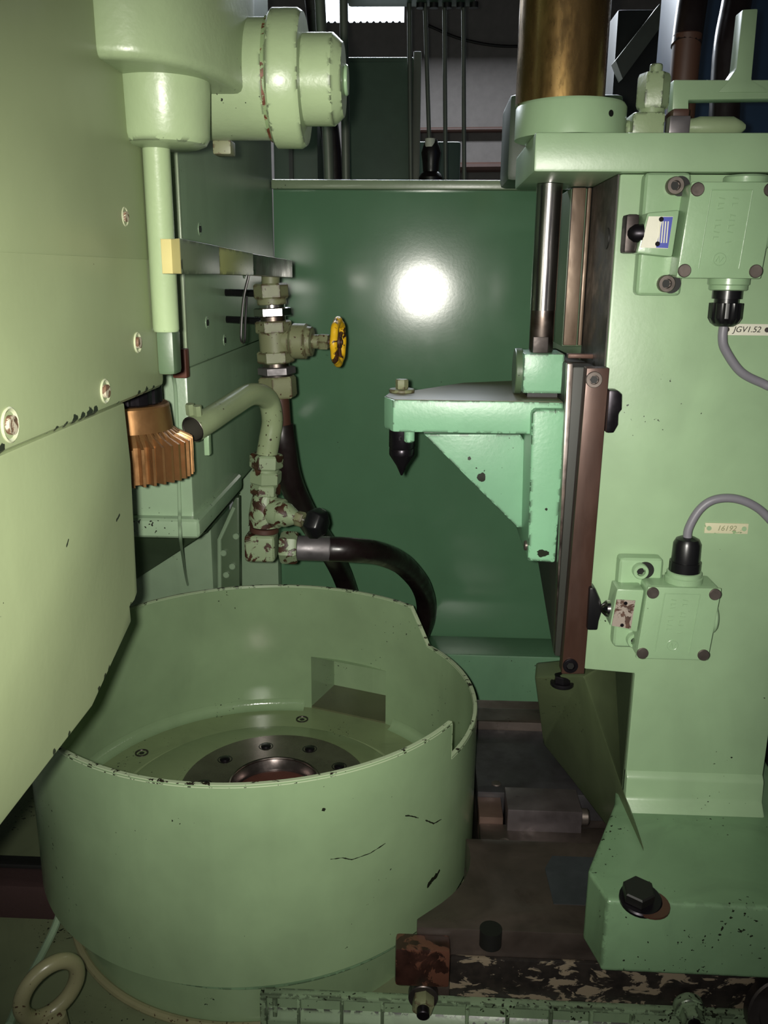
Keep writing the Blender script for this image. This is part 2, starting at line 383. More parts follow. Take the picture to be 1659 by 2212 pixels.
poly[0] = Vector((X1, poly[0].y, -.0935))
MB().prism(poly, (-.012, 0, 0)).build('guard_sheet', M_guard, gd, .0015)
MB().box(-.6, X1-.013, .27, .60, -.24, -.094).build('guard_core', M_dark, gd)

# boss casting on the head
bs = thing('head_casting', (-.19, .74, .09), 'stepped green casting bulging from the head above the bracket bar', 'casting')
pl = []
for k in range(0, 37):
    t = math.pi*(k/36-.5); c_, s_ = math.cos(t), math.sin(t)
    pl.append((-.225+.078*abs(c_)**.75, .765+.14*(abs(s_)**.85)*(1 if s_ > 0 else -1), .135))
MB().prism(pl, (0, 0, .3)).build('upper_boss', M_cast, bs, .008, 4)
MB().lathe((-.200, .705, .09), (0, 0, 1), [(0, .026), (.002, .031), (.007, .034), (.05, .036), (.07, .038)], 40).build('lower_boss', M_cast, bs)
MB().lathe((-.209, .712, -.047), (0, 0, 1), [(0, .0095), (.002, .0105), (.14, .0105), (.145, .013)], 28).build('guide_rod', M_cast, bs)
MB().box(-.2205, -.206, .720, .744, -.083, -.0455).build('rod_seat', M_dark, bs, .004)

# round flange with cylinder knob, axis along X
fz = .153
kn = thing('round_flange', (-.13, .79, fz-.05), 'round green flange with stepped cylinder cap pointing at the workshop', 'flange')
MB().cyl((-.19, .79, fz), (1, 0, 0), .046, .058, 48).build('neck', M_cast, kn)
MB().cyl((-.133, .79, fz), (1, 0, 0), .0475, .003, 48).build('rust_ring', flaky('rust_ring', (120, 140, 100), (110, 66, 44), .5, 60), kn)
MB().lathe((-.130, .79, fz), (1, 0, 0), [(0, .050), (.002, .0525), (.022, .0525), (.026, .050)], 56).build('flange_disc', M_cast, kn)
MB().lathe((-.106, .79, fz), (1, 0, 0), [(0, .035), (.026, .035), (.034, .028), (.0345, 0)], 48).build('cylinder_cap', M_cast, kn)
MB().cyl((-.0715, .79, fz), (1, 0, 0), .012, .003, 24, .001).build('end_plug', M_sw, kn)
MB().box(-.186, -.170, .80, .82, fz-.056, fz-.044).build('set_block', M_valve, kn, .002)

# ------------------------------------------------------------------ cutter gear with spindle nut
gc = (-.298, .855)
gr = thing('gear_cutter', (gc[0], gc[1], -.195), 'bronze coloured gear shaped cutter with straight teeth', 'gear cutter')
N = 40; rt_, rr_ = .0655, .0548
def ringpts(z, k, a, rr): return (gc[0]+rr*math.cos(a), gc[1]+rr*math.sin(a), z)
m = MB(); V = []; Fs = []
prof = [(-.198, 1.0), (-.162, 1.0), (-.156, .86)]
angs = []
for k in range(N):
    b0 = 2*math.pi*k/N; st = 2*math.pi/N
    for fr, hi in ((0, 0), (.30, 0), (.42, 1), (.68, 1), (.80, 0)): angs.append((b0+fr*st, hi))
n = len(angs)
for (z, sc) in prof:
    for a, hi in angs:
        r = (rt_ if hi else rr_) if sc == 1 else rr_*.93 if not hi else rr_*.98
        V.append(ringpts(z, 0, a, r))
for a, hi in angs: V.append(ringpts(-.151, 0, a, .047))
for a, hi in angs: V.append(ringpts(-.128, 0, a, .0445))
for a, hi in angs: V.append(ringpts(-.126, 0, a, .043))
for j in range(5):
    for k in range(n): k2 = (k+1) % n; Fs.append((j*n+k, j*n+k2, (j+1)*n+k2, (j+1)*n+k))
Fs += [tuple(range(n-1, -1, -1)), tuple(range(5*n, 6*n))]
m.add(V, Fs).build('toothed_ring', M_gold, gr, ang=25)
sp = thing('spindle_nut', (gc[0], gc[1], -.126), 'black fluted spindle nut above the bronze gear cutter', 'nut')
V = []; n = 96
fl_ = MB()
for z, r in ((-.1265, .036), (-.1245, .038), (-.104, .038), (-.099, .034)):
    for k in range(n):
        a = 2*math.pi*k/n; V.append((gc[0]+(r-.0018*(k % 8 < 3))*math.cos(a), gc[1]+(r-.0018*(k % 8 < 3))*math.sin(a), z))
Fs = [(j*n+k, j*n+(k+1) % n, (j+1)*n+(k+1) % n, (j+1)*n+k) for j in range(3) for k in range(n)]+[tuple(range(n-1, -1, -1)), tuple(range(3*n, 4*n))]
fl_.add(V, Fs).build('fluted_ring', M_blacksteel, sp, ang=25)
MB().cyl((gc[0], gc[1], -.099), (0, 0, 1), .030, .16, 32).build('spindle', M_blacksteel, sp)

# ------------------------------------------------------------------ bracket bar carrying the coolant valve
br = thing('bracket_bar', at(592, 590, Y=1.18), 'green square bracket bar with a worn tapered steel end holding the valve', 'bracket')
def beam(p, q, w0, h0, w1, h1, skew=0):
    p = Vector(p); q = Vector(q); V = []
    for c, w, h, sk in ((p, w0, h0, skew), (q, w1, h1, 0)):
        for dx, dz in ((-1, -1), (1, -1), (1, 1), (-1, 1)): V.append(c+Vector((dx*w/2, -dx*sk, dz*h/2)))
    return MB().add(V, [(0, 1, 2, 3), (7, 6, 5, 4), (0, 4, 5, 1), (1, 5, 6, 2), (2, 6, 7, 3), (3, 7, 4, 0)])
b0 = Vector((-.187, .665, .0105)); b1 = Vector((-.187, .93, .0075)); b2 = Vector((-.183, 1.19, .004))
bm_ = b0+(b1-b0)*.42
beam(b0, bm_, .018, .025, .018, .0235, .012).build('dark_section', paint('bar_dark', (92, 102, 80), .35, chips=.78, edge=.5, grime=.3), br, .0012)
beam(b0-Vector((0, .0012, 0)), b0, .0175, .0245, .0175, .0245, .012).build('end_face', paint('bar_end', (176, 166, 112), .4, chips=.76, grime=.3), br, .0004)
beam(bm_, b1, .0176, .0232, .017, .022).build('olive_section', paint('bar_olive', (140, 144, 92), .35, chips=.78, edge=.5, grime=.3), br, .001)
beam(b1, b2, .016, .021, .012, .022).build('flat_end', M_ground, br, .001)
MB().cyl(at(585, 622, Y=1.2), (0, 0, 1), .012, .035, 24).build('mount_pipe', M_valve, br)
wr = MB().tube([at(538, 588, Y=.955), at(537, 597, Y=.955), at(527, 640, Y=.955), at(522, 690, Y=.955), at(521, 733, Y=.955), at(528, 737, Y=.962), at(530, 690, Y=.968), at(533, 640, Y=.968)], .0015, 8, 8).build('wire_hook', M_steel)
tag(wr, 'thin bright wire hook hanging from the bracket bar', 'wire hook')
for py in (632, 690):
    o = MB().cyl((-.2815, 1.25, at(500, py, Y=1.25).z), (.0595, -.038, 0), .005, .0706, 16, .001).build('clamp_pin', M_blacksteel, br)

# ------------------------------------------------------------------ upper coolant valve
VA, VB = at(584, 612, Y=1.2), at(602, 858, Y=1.2)
def va(y): return VA+(VB-VA)*((y-612)/(858-612))
axv = (VB-VA).normalized(); K = 1.2/1900*1.0
v1 = thing('hand_valve', VB, 'olive green coolant valve with a yellow handwheel and hexagon nuts', 'valve')
def vhex(y0, y1, r, name, mat, a0=.35): MB().hexa(va(y0), axv, r*K*1.1, (y1-y0)*K*1.04, a0).build(name, mat, v1)
def vring(y0, y1, r, name, mat): MB().cyl(va(y0), axv, r*K, (y1-y0)*K*1.04, 32, .001).build(name, mat, v1)
vhex(612, 643, 33, 'nut', M_valve); vring(642, 656, 31, 'collar', M_valve); vring(655, 664, 27, 'washer', M_steel)
vhex(663, 681, 36, 'steel_nut', M_steel); vring(680, 692, 27, 'washer', M_ground); vhex(691, 716, 35, 'nut', M_valve)
vring(714, 757, 33, 'body', M_valve); vhex(756, 781, 36, 'nut', M_valve); vring(780, 791, 29, 'washer', M_ground)
vhex(790, 807, 37, 'steel_nut', M_ferr); vring(806, 812, 33, 'washer', M_dsteel); vhex(811, 856, 38, 'coupling_nut', M_valve, .1)
c0 = va(734); ax = Vector((1, -.12, 0)).normalized()
MB().lathe(c0, ax, [(0, .016), (.022, .016), (.024, .021), (.027, .0235), (.044, .0235), (.046, .020), (.052, .0195), (.053, .0095), (.063, .0095)], 32).build('bonnet', M_valve, v1)
MB().hexa(c0+ax*.062, ax, .0112, .013).build('gland_nut', M_valve, v1)
MB().cyl(c0+ax*.074, ax, .0035, .02, 14).build('stem', M_brown, v1)
wc = c0+ax*.088; a, b, c = frame(ax)
hw = MB(); ring = []
for k in range(48):
    t = 2*math.pi*k/48; ring.append(wc+(b*math.cos(t)+c*math.sin(t))*(.0275+.0012*math.cos(8*t)))
hw.tube(ring, .0052, 12, closed=True, smooth=False)
wl_ = hw.build('handwheel', M_yellow, v1)
sk = MB()
sk.cyl(wc-ax*.004, ax, .008, .008, 16)
for k in range(4):
    t = math.pi/2*k+.5; d = b*math.cos(t)+c*math.sin(t); sk.tube([wc+d*.006, wc+d*.027], .0028, 8, smooth=False)
sk.build('spokes', M_brown, wl_)
# hose 1
h1 = thing('coolant_hose', at(770, 1300, Y=1.5), 'thick black hose dropping from the upper valve behind the pan', 'hose')
MB().lathe(va(856), axv, [(0, .013), (.004, .0145), (.04, .0145), (.044, .013)], 28).build('ferrule', M_brown, h1)
e1 = va(856)+axv*.04
MB().tube([e1, at(612, 960, Y=1.2), at(628, 1040, Y=1.22), at(665, 1120, Y=1.27), at(706, 1180, Y=1.34), at(742, 1250, Y=1.45), at(765, 1330, Y=1.52), (-.115, 1.56, -.74), (-.115, 1.565, -1.0), (-.115, 1.565, -1.34)], .0175, 20, 10).build('rubber_tube', M_rubber, h1)

# ------------------------------------------------------------------ lower coolant valve, open spout pipe
sp_ = thing('spout_pipe', at(578, 985, Y=1.15), 'bent green spout pipe with an open mouth and clamp ears', 'pipe')
pm = [at(416, 928, Y=.97), at(455, 905, Y=1.0), at(500, 876, Y=1.05), at(543, 852, Y=1.10), at(577, 862, Y=1.14), at(588, 905, Y=1.15), at(582, 950, Y=1.15), at(575, 990, Y=1.15)]
sm = smooth_path(pm, 10)
MB().tube(sm, lambda u: .0152-.001*min(1, u*4), 24, smooth=False, caps=False).build('tube', M_pipe, sp_)
MB().tube(sm[:32], .0128, 24, smooth=False, caps=False).tube(sm[26:30], .0128, 24, smooth=False).build('bore', plain('pipe_bore', (60, 58, 50), .6), sp_)
P0, P1 = pm[0], pm[1]
ax = (P0-P1).normalized(); Ln = (P0-P1).length
a, b, c = frame(ax)
rg = []
for k in range(32): t = 2*math.pi*k/32; rg.append(P0-ax*.001+(b*math.cos(t)+c*math.sin(t))*.0140)
MB().tube(rg, .0011, 8, closed=True, smooth=False).build('bare_lip', M_ground, sp_)
for px, py in ((412, 884), (428, 888)): MB().hexa(at(px, py+12, Y=.975), (0, -.2, 1), .0052, .013).build('clamp_ear', M_pipe, sp_)
MB().box(*(lambda q: (q.x-.003, q.x+.003, q.y, q.y+.012, q.z-.012, q.z+.0125))(at(446, 962, Y=.985))).build('clamp_tail', M_sw, sp_, .001)

WA, WB = at(576, 982, Y=1.15), at(569, 1205, Y=1.15)
def wv(y): return WA+(WB-WA)*((y-982)/(1205-982))
axw = (WB-WA).normalized(); K2 = 1.15/1900
v2 = thing('drain_valve', WB, 'rust flaked green elbow valve with a black hexagon knob', 'valve')
def xhex(y0, y1, r, name, mat=M_valve2, a0=.3): MB().hexa(wv(y0), axw, r*K2*1.12, (y1-y0)*K2*1.04, a0).build(name, mat, v2)
xhex(980, 1012, 33, 'nut'); MB().cyl(wv(1010), axw, 29*K2, 8*K2, 28, .001).build('washer', M_valve2, v2)
xhex(1016, 1044, 32, 'nut', M_valve2, .1); xhex(1043, 1068, 30, 'nut')
MB().lathe(wv(1064), axw, [(0, 27*K2), (20*K2, 32*K2), (50*K2, 36*K2), (74*K2, 35*K2)], 32).build('body', M_valve2, v2)
MB().cyl(wv(1136), axw, 33*K2, 12*K2, 28, .001).build('collar', M_brown, v2)
q = wv(1178)
MB().box(q.x-.024, q.x+.018, q.y-.019, q.y+.02, q.z-.019, q.z+.019).build('elbow_block', M_valve2, v2, .007, 3)
d0 = wv(1098); axk = (at(688, 1132, Y=1.12)-d0).normalized()
MB().lathe(d0, axk, [(0, .017), (.018, .0205), (.026, .0205), (.027, .0175), (.036, .0165), (.05, .009), (.058, .009)], 28).build('bonnet', M_valve2, v2)
MB().hexa(d0+axk*.049, axk, .0105, .012).build('gland_nut', M_valve, v2)
MB().cyl(d0+axk*.06, axk, .004, .012, 12).build('stem', M_steel, v2)
MB().lathe(d0+axk*.068, axk, [(0, .014), (.002, .020), (.010, .0225), (.021, .020), (.026, .013)], 6).build('knob', M_black, v2, .002)
e0 = at(600, 1182, Y=1.15); e2 = at(722, 1186, Y=1.15); axe = (e2-e0).normalized()
MB().hexa(e0+axe*.004, axe, .0225, .024, .2).build('coupling_nut', M_valve2, v2)
h2 = thing('return_hose', at(910, 1420, Y=1.52), 'curved black hose arching right from the rusty valve down behind the pan', 'hose')
MB().lathe(e0+axe*.027, axe, [(0, .015), (.002, .0172), (.045, .0172), (.047, .016)], 28).build('ferrule', M_ferr, h2)
MB().tube([e0+axe*.07, at(760, 1188, Y=1.16), at(820, 1196, Y=1.22), at(873, 1222, Y=1.32), at(912, 1272, Y=1.42), at(920, 1330, Y=1.48), at(898, 1400, Y=1.53), (-.03, 1.555, -.80), (-.035, 1.56, -1.05), (-.035, 1.56, -1.34)], .0172, 20, 10).build('rubber_tube', M_rubber, h2)

# ------------------------------------------------------------------ splash pan around the work table
PC = Vector((-.22, 1.1, 0)); PR = .30; PT = .006; ZF = -.737; ZB = -.772
def rimz(deg):
    if -29.5 <= deg <= 38: return -.565
    if 38 < deg < 46: return -.565+(deg-38)/8*.052
    return -.517 if not (46 <= deg <= 180) else -.512
pan = thing('splash_pan', (PC.x, PC.y, ZB), 'large round green sheet pan with chipped rim, side notch and square chute', 'pan')
HA0, HA1, HZ0, HZ1 = 56.0, 83.6, -.734, -.640
angs = sorted(set([round(-180+2*k, 3) for k in range(180)]+[-29.6, -29.5, 38, 40, 42, 44, 46, HA0, HA1, 56.01, 83.61]))
m = MB(); n = len(angs); V = []
def zrow(d): return [ZB, HZ0, HZ1, rimz(d)]
for d in angs:
    t = math.radians(d); c_, s_ = math.cos(t), math.sin(t)
    for r in (PR, PR-PT):
        for z in zrow(d): V.append((PC.x+r*c_, PC.y+r*s_, z))
Fs = []
for k in range(n):
    a = k*8; b = ((k+1) % n)*8; mid = angs[k]+.005
    hole = HA0 <= angs[k] < HA1
    for j in range(3):
        if j == 1 and hole: continue
        Fs.append((a+j, b+j, b+j+1, a+j+1)); Fs.append((a+4+j, a+5+j, b+5+j, b+4+j))
    Fs.append((a, a+4, b+4, b))
m.add(V, Fs)
pw = m.build('pan_wall', M_pan, pan, ang=40)
# rim edge, bare and flaked
m = MB(); V = []
for d in angs:
    t = math.radians(d); c_, s_ = math.cos(t), math.sin(t); z = rimz(d)
    for r, dz in ((PR+.0003, -.0028), (PR-.0007, .0006), (PR-PT+.0007, .0006), (PR-PT-.0003, -.0022)): V.append((PC.x+r*c_, PC.y+r*s_, z+dz))
m.add(V, [(k*4+j, ((k+1) % n)*4+j, ((k+1) % n)*4+j+1, k*4+j+1) for k in range(n) for j in range(3)])
m.build('rim_edge', M_rim, pan, ang=50)
fil = [(-.7215+.0142*(1-math.cos(t)) if False else -.737+.015*(1-math.sin(t)), .2935-.014*(1-math.cos(t))) for t in [math.pi/2*k/6 for k in range(7)]]
m = MB(); V = []; ang2 = [d for d in range(86, 414, 3)]
for d in ang2:
    t = math.radians(d)
    for z, r in fil: V.append((PC.x+r*math.cos(t), PC.y+r*math.sin(t), z))
m.add(V, [(k*7+j, (k+1)*7+j, (k+1)*7+j+1, k*7+j+1) for k in range(len(ang2)-1) for j in range(6)]).build('weld_fillet', paint('fillet_paint', (136, 160, 122), .15, chips=.8, orange=.5), pan, ang=60)
# chute box outside the opening
def pc(d, r, z): t = math.radians(d); return Vector((PC.x+r*math.cos(t), PC.y+r*math.sin(t), z))
m = MB()
i0, i1 = pc(HA1, PR-PT, 0), pc(HA0, PR-PT, 0); rad = pc((HA0+HA1)/2, 1, 0)-PC; rad.normalize()
o0, o1 = i0+rad*.09, i1+rad*.09
def zz(p, z): return Vector((p.x, p.y, z))
mid_i0, mid_i1 = i0+rad*.05, i1+rad*.05
Q = [zz(i0, HZ0), zz(i1, HZ0), zz(i0, HZ1), zz(i1, HZ1), zz(o0, HZ0), zz(o1, HZ0), zz(o0, HZ1), zz(o1, HZ1)]
m.add(Q, [(0, 4, 6, 2), (1, 3, 7, 5), (2, 6, 7, 3), (4, 5, 7, 6)])
ch = m.build('chute', M_pan, pan)
MB().add(Q[:2]+Q[4:6]+[p-Vector((0, 0, .003)) for p in Q[:2]+Q[4:6]], [(0, 1, 3, 2), (4, 6, 7, 5), (0, 4, 5, 1), (2, 3, 7, 6), (0, 2, 6, 4), (1, 5, 7, 3)]).build('chute_floor', paint('shaded_sludge', (92, 96, 70), .3, chips=.8, grime=.6), ch)  # oily sludge, darkened further to paint in the chute's grazing shade
# floor plate of the pan with stepped rings
tb = thing('work_table', (-.21, 1.1, -1.0), 'round work table inside the pan with steel face plate', 'work table')
MB().lathe((PC.x, PC.y, -.80), (0, 0, 1), [(.0276, .2938), (.063, .2938), (.063, .222), (.060, .219), (.060, .214), (.072, .208), (.074, .204), (.074, .14), (.078, .136), (.078, 0)], 96).build('floor_ring', paint('table_paint', (130, 146, 106), .2, chips=.76, grime=.55), tb)
TC = Vector((-.203, 1.1, 0))
m = MB(); V = []; n = 72
for r, z in ((.132, -.73), (.132, -.702), (.130, -.700), (.066, -.700), (.064, -.702), (.058, -.735)):
    for k in range(n): t = 2*math.pi*k/n; V.append((TC.x+r*math.cos(t), TC.y+r*math.sin(t), z))
m.add(V, [(j*n+k, j*n+(k+1) % n, (j+1)*n+(k+1) % n, (j+1)*n+k) for j in range(5) for k in range(n)]+[tuple(range(5*n, 6*n))])
fpl = m.build('face_plate', metal('turned_steel', (128, 118, 116), .24, stain=(78, 66, 62), amt=.6, met=.9), tb)
MB().lathe((TC.x, TC.y, -.733), (0, 0, 1), [(0, .0575), (.014, .0585), (.016, .050), (.013, .03)], 48).build('bore_floor', metal('rusty_bore', (104, 66, 56), .3, met=.05, stain=(62, 38, 32)), fpl)
MB().tube([(TC.x+.0635*math.cos(2*math.pi*k/64), TC.y+.0635*math.sin(2*math.pi*k/64), -.7005) for k in range(64)], .0022, 8, closed=True, smooth=False).build('bore_lip', M_ground, fpl)
for d in (25, 65, 105, 145, 185, 225, 265, 305, 345):
    t = math.radians(d+2); p = Vector((TC.x+.099*math.cos(t), TC.y+.099*math.sin(t), -.7015))
    s_ = MB().lathe(p, (0, 0, 1), [(0, .0112), (.0016, .0112), (.0018, .0098), (.0012, .0092), (.0012, .0078), (.0042, .0070), (.0052, .0045)], 20).build('plate_bolt', M_blacksteel, fpl)
for d in (33, 85, 150, 210, 270, 330):
    t = math.radians(d); p = Vector((PC.x+.250*math.cos(t), PC.y+.250*math.sin(t), -.738))
    s_ = MB().lathe(p, (0, 0, 1), [(0, .0105), (.0024, .0105), (.0024, .0085), (.0008, .0078)], 24).build('ring_bolt', M_dsteel, tb)
    MB().cyl(p, (0, 0, 1), .0045, .0012, 6).build('socket', M_hole, s_)
MB().lathe((PC.x, PC.y, -1.3), (0, 0, 1), [(.434, .262), (.44, .262), (.526, .268), (.527, .1)], 96).build('table_drum', M_pan, tb)
MB().lathe((PC.x+.004, PC.y, -.795), (0, 0, 1), [(0, .279), (.002, .281), (.0225, .281), (.0227, .26)], 96).build('drip_ring', M_base, tb)

# ------------------------------------------------------------------ bed, ways, lower casting
bd = thing('machine_bed', (0, 1.1, -1.35), 'dark oily machine bed with ground ways between pan and tailstock', 'machine bed')
def arcx(y, r=.3045): return PC.x+math.sqrt(max(0, r**2-(y-PC.y)**2))
def bedpoly(y0, y1, z, x1=.85):
    ys = [y0+(y1-y0)*k/12 for k in range(13)]
    return [(max(.003, arcx(y, .345-.039*max(0, (y-.86)/.125)**2)) if y1 < .99 or y0 < .9 else max(arcx(y), .0855), y, z) for y in ys]+[(x1, y1, z), (x1, y0, z)]
def bedstrip(nm, y0, y1, z0, z1, mat, bv=.0018): MB().prism(bedpoly(y0, y1, z0), (0, 0, z1-z0)).build(nm, mat, bd, bv)
bedstrip('bed_body', .822, .985, -.864, -.745, M_bed, 0)
bedstrip('rear_body', .985, 1.37, -.864, -.745, M_bed, 0)
bedstrip('front_plate', .822, .985, -.745, -.700, M_bed)
MB().prism([(.16, .868, -.7005), (.3, .868, -.7005), (.3, .955, -.7005), (.17, .955, -.7005), (.158, .93, -.7005)], (0, 0, .0012)).build('pocket_inlay', metal('slate_plate', (66, 70, 74), .45, met=.3, amt=.5), bd)
bedstrip('rear_way', 1.275, 1.322, -.745, -.690, M_bed)
bedstrip('rear_rail', 1.322, 1.369, -.745, -.700, metal('rail_brown', (96, 80, 74), .4, met=.4, stain=(60, 48, 44)))
bedstrip('middle_way', 1.098, 1.275, -.745, -.704, metal('way_grey', (66, 65, 68), .42, met=.35, stain=(44, 40, 40), amt=.8))
MB().box(.0855, .118, 1.050, 1.098, -.745, -.712).build('gib_strip', metal('gib_brown', (120, 98, 88), .38, met=.5, stain=(84, 64, 56)), bd, .0012)
MB().box(.122, .221, 1.036, 1.090, -.745, -.690).build('stop_block', metal('block_steel', (112, 104, 106), .36, stain=(70, 62, 62), amt=.7, met=.6), bd, .0012)
MB().cyl((.220, 1.050, -.706), (1, 0, 0), .011, .012, 20, .002).build('stop_peg', M_bolt, bd)
bedstrip('front_way', .985, 1.050, -.745, -.722, M_bed)
for px, py in ((1072, 1693), (1090, 1818)):
    MB().cyl(at(px, py, Z=-.704 if py < 1700 else -.7215)-Vector((0, 0, .003)), (0, 0, 1), .007, .0045, 18, .001).build('way_screw', M_bolt, bd)
MB().cyl((.085, .8235, -.7195), (0, 0, 1), .0125, .0205, 28).build('clamp_slot', M_hole, bd)
MB().box(.041, .85, .8165, .822, -.864, -.7335).build('peeled_face', M_flakebed, bd, .002)
MB().box(-.020, .040, .797, .8225, -.757, -.708).build('brown_lug', flaky('lug_rust', (84, 54, 42), (52, 32, 26), .5, 30, .35), bd, .004)
# ribbed front casting
rc = thing('ribbed_cover', (.3, .8, -1.0), 'chipped green ribbed cover casting bolted along the front of the bed', 'cover')
RX0 = -.172
M_rib = paint('rib_paint', (128, 150, 118), .32, chips=.70, edge=.45, grime=.6)
MB().box(RX0, .85, .812, .816, -.95, -.786).build('back_plate', M_rib, rc)
MB().box(RX0, .85, .806, .8165, -.790, -.7845).build('top_flange', M_rib, rc, .0015)
MB().box(RX0, RX0+.007, .803, .816, -.95, -.788).build('end_flange', M_rib, rc, .0015)
MB().box(RX0+.014, RX0+.019, .806, .813, -.95, -.790).build('end_rib', M_rib, rc, .001)
MB().prism([(RX0+.008, .813, -.806), (RX0+.008, .804, -.818), (RX0+.008, .804, -.90), (RX0+.008, .813, -.90)], (1.0, 0, 0)).build('waist_bar', M_rib, rc, .0015)
for px in (645, 738, 826, 1010, 1098, 1192, 1280, 1370, 1560, 1640):
    q = at(px, 2170, Y=.805)
    MB().box(q.x-.0018, q.x+.0018, .8025, .813, -.95, -.789).build('rib', M_rib, rc, .0008)
for px, py in ((914, 2168), (1495, 2198)):
    q = at(px, py, Y=.793)
    bt = thing('cover_stud', q, ('dark' if px < 1000 else 'green') + ' hexagon stud on the ribbed cover' + (' below the brown lug' if px < 1000 else ' near the round end'), 'bolt')
    MB().cyl(q+Vector((0, .018, .0005)), (0, -1, 0), .0165, .012, 28, .001).build('washer', M_dsteel if px < 1000 else M_rib, bt)
    MB().hexa(q+Vector((0, .008, .0005)), (0, -1, -.1), .0125, .016, .3).build('nut', M_valve if px < 1000 else M_rib, bt)
    MB().cyl(q+Vector((0, -.007, .0005)), (0, -1, -.1), .007, .010, 18, .001).build('stud_end', M_blacksteel, bt)
rd = MB().lathe(at(1690, 2180, Y=.8065), (0, -1, .22), [(0, .042), (.012, .042), (.014, .040), (.014, .03), (.01, .028)], 40).build('round_cap', M_dsteel, rc)

# left lower bed, eyebolt, rag, pipe
lb = MB().prism([(-1.2, .55, -1.35), (RX0-.004, .55, -1.35), (RX0-.004, .8285, -1.35), (.85, .8285, -1.35), (.85, 1.48, -1.35), (-1.2, 1.48, -1.35)], (0, 0, .485)).build('base_casting', paint('left_bed_paint', (112, 122, 92), .4, chips=.70, grime=.6), None, .01)
tag(lb, 'dirty green base casting under the pan around the eyebolt', 'casting')
ey = thing('eyebolt', at(110, 2215, Z=-.865), 'worn green lifting eyebolt standing on the dirty left casting', 'eyebolt')
ec = at(107, 2137, Y=.755); ring = []
for k in range(48):
    t = 2*math.pi*k/48
    ring.append(ec+Vector((math.cos(t)*.022+math.sin(t)*.006, math.cos(t)*.020, math.sin(t)*.033)))
M_eye = paint('eyebolt_paint', (140, 138, 104), .3, chips=.68, grime=.6, chipcol=lin((70, 50, 36)))
MB().tube(ring, lambda u: .0085, 16, closed=True, smooth=False).build('ring', M_eye, ey)
eb = ec+Vector((0, 0, -.033))
MB().lathe((eb.x, eb.y, -.866), (0, 0, 1), [(0, .022), (.012, .024), (.02, .022), (eb.z+.866, .014), (eb.z+.87, .008)], 32).build('collar', M_eye, ey)
rg_ = thing('cast_block', at(60, 1960, Z=-.83), 'dark brown cast block behind the eyebolt at the pan side', 'block')
def arc_end(y): return PC.x-math.sqrt(.2835**2-(y-PC.y)**2)
def snug(y0, y1, x0, z0, z1): return MB().prism([(x0, y0, z0)]+[(arc_end(y0+(y1-y0)*k/4), y0+(y1-y0)*k/4, z0) for k in range(5)]+[(x0, y1, z0)], (0, 0, z1-z0))
snug(1.0, 1.04, -.75, -.866, -.812).build('block_body', M_wood, rg_, .006)
snug(1.0395, 1.06, -.80, -.866, -.808).build('block_back', M_hole, rg_, .003)
tp = MB().tube([(-.452, .985, -.815), at(142, 1940, Z=-.82), at(120, 2000, Z=-.845), at(96, 2050, Z=-.858), at(60, 2120, Z=-.8595), at(20, 2215, Z=-.8595)], .0052, 10, 8).build('thin_pipe', M_left)
tag(tp, 'thin grey pipe slanting behind the eyebolt', 'pipe')
fc = MB()
V = []; Fs = []; n = 60
arc = []
for k in range(n+1):
    t = math.radians(150+k*(290-150)/n); arc.append(Vector((PC.x+.2665*math.cos(t), PC.y+.2665*math.sin(t), -.8605)))
o = MB().tube(arc, .0055, 10, smooth=False).build('seal_bead', M_eye)
tag(o, 'curved green bead running around the foot of the pan drum', 'bead')

# ------------------------------------------------------------------ tailstock column
CY = .95
ts = thing('tailstock_column', (.33, 1.15, -.70), 'tall green tailstock column carrying two limit switches', 'column')
MB().prism([(.191, CY, .0980), (.412, CY, .0980), (.412, CY, -.62), (.250, CY, -.62), (.250, CY, -.447), (.191, CY, -.443)], (0, .48, 0)).build('housing', M_col, ts, .003)
MB().prism([(.250, CY+.001, -.572), (.250, CY-.006, -.580), (.250, CY-.008, -.605), (.250, CY-.022, -.62), (.250, CY+.03, -.62), (.250, CY+.03, -.572)], (.162, 0, 0)).build('foot_fillet', M_col, ts, .003)
MB().prism([(.252, 1.0, -.618), (.240, CY, -.618), (.1855, .822, -.618), (.196, .781, -.618), (.196, .775, -.618), (.46, .773, -.618), (.46, 1.272, -.618), (.252, 1.272, -.618)], (0, 0, -.088)).build('foot', M_base, ts, .009, 4)
M_shadegreen = paint('recess_shade_green', (60, 72, 52), .4, chips=.8, grime=.6)
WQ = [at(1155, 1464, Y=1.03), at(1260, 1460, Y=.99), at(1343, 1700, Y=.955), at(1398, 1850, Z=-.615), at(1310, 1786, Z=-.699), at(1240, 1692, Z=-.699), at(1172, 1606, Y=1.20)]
WQ += [WQ[0]+Vector((.006, .045, 0)), Vector((.262, 1.06, WQ[1].z)), Vector((.262, 1.10, -.62)), Vector((.262, 1.10, -.699)), WQ[6]+Vector((.05, .06, 0))]
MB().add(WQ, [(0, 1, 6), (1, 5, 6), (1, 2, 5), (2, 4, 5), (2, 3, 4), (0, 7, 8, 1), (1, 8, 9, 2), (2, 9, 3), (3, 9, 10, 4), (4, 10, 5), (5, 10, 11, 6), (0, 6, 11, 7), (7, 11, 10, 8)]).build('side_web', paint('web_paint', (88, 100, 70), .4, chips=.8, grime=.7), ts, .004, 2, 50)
MB().box(.2485, .2505, .956, 1.3, -.618, -.449).build('recess_shade_skin', M_shadegreen, ts)  # dark sheet, the recess's grazing shade put into its colour
wb_ = at(1214, 1474, Z=WQ[0].z+.002)
sb = MB().cyl(wb_-Vector((0, 0, .004)), (0, 0, 1), .0145, .005, 24, .001).build('stop_bolt', M_blacksteel, ts)
MB().hexa(wb_, (0, 0, 1), .0105, .010).build('bolt_head', M_blacksteel, sb)
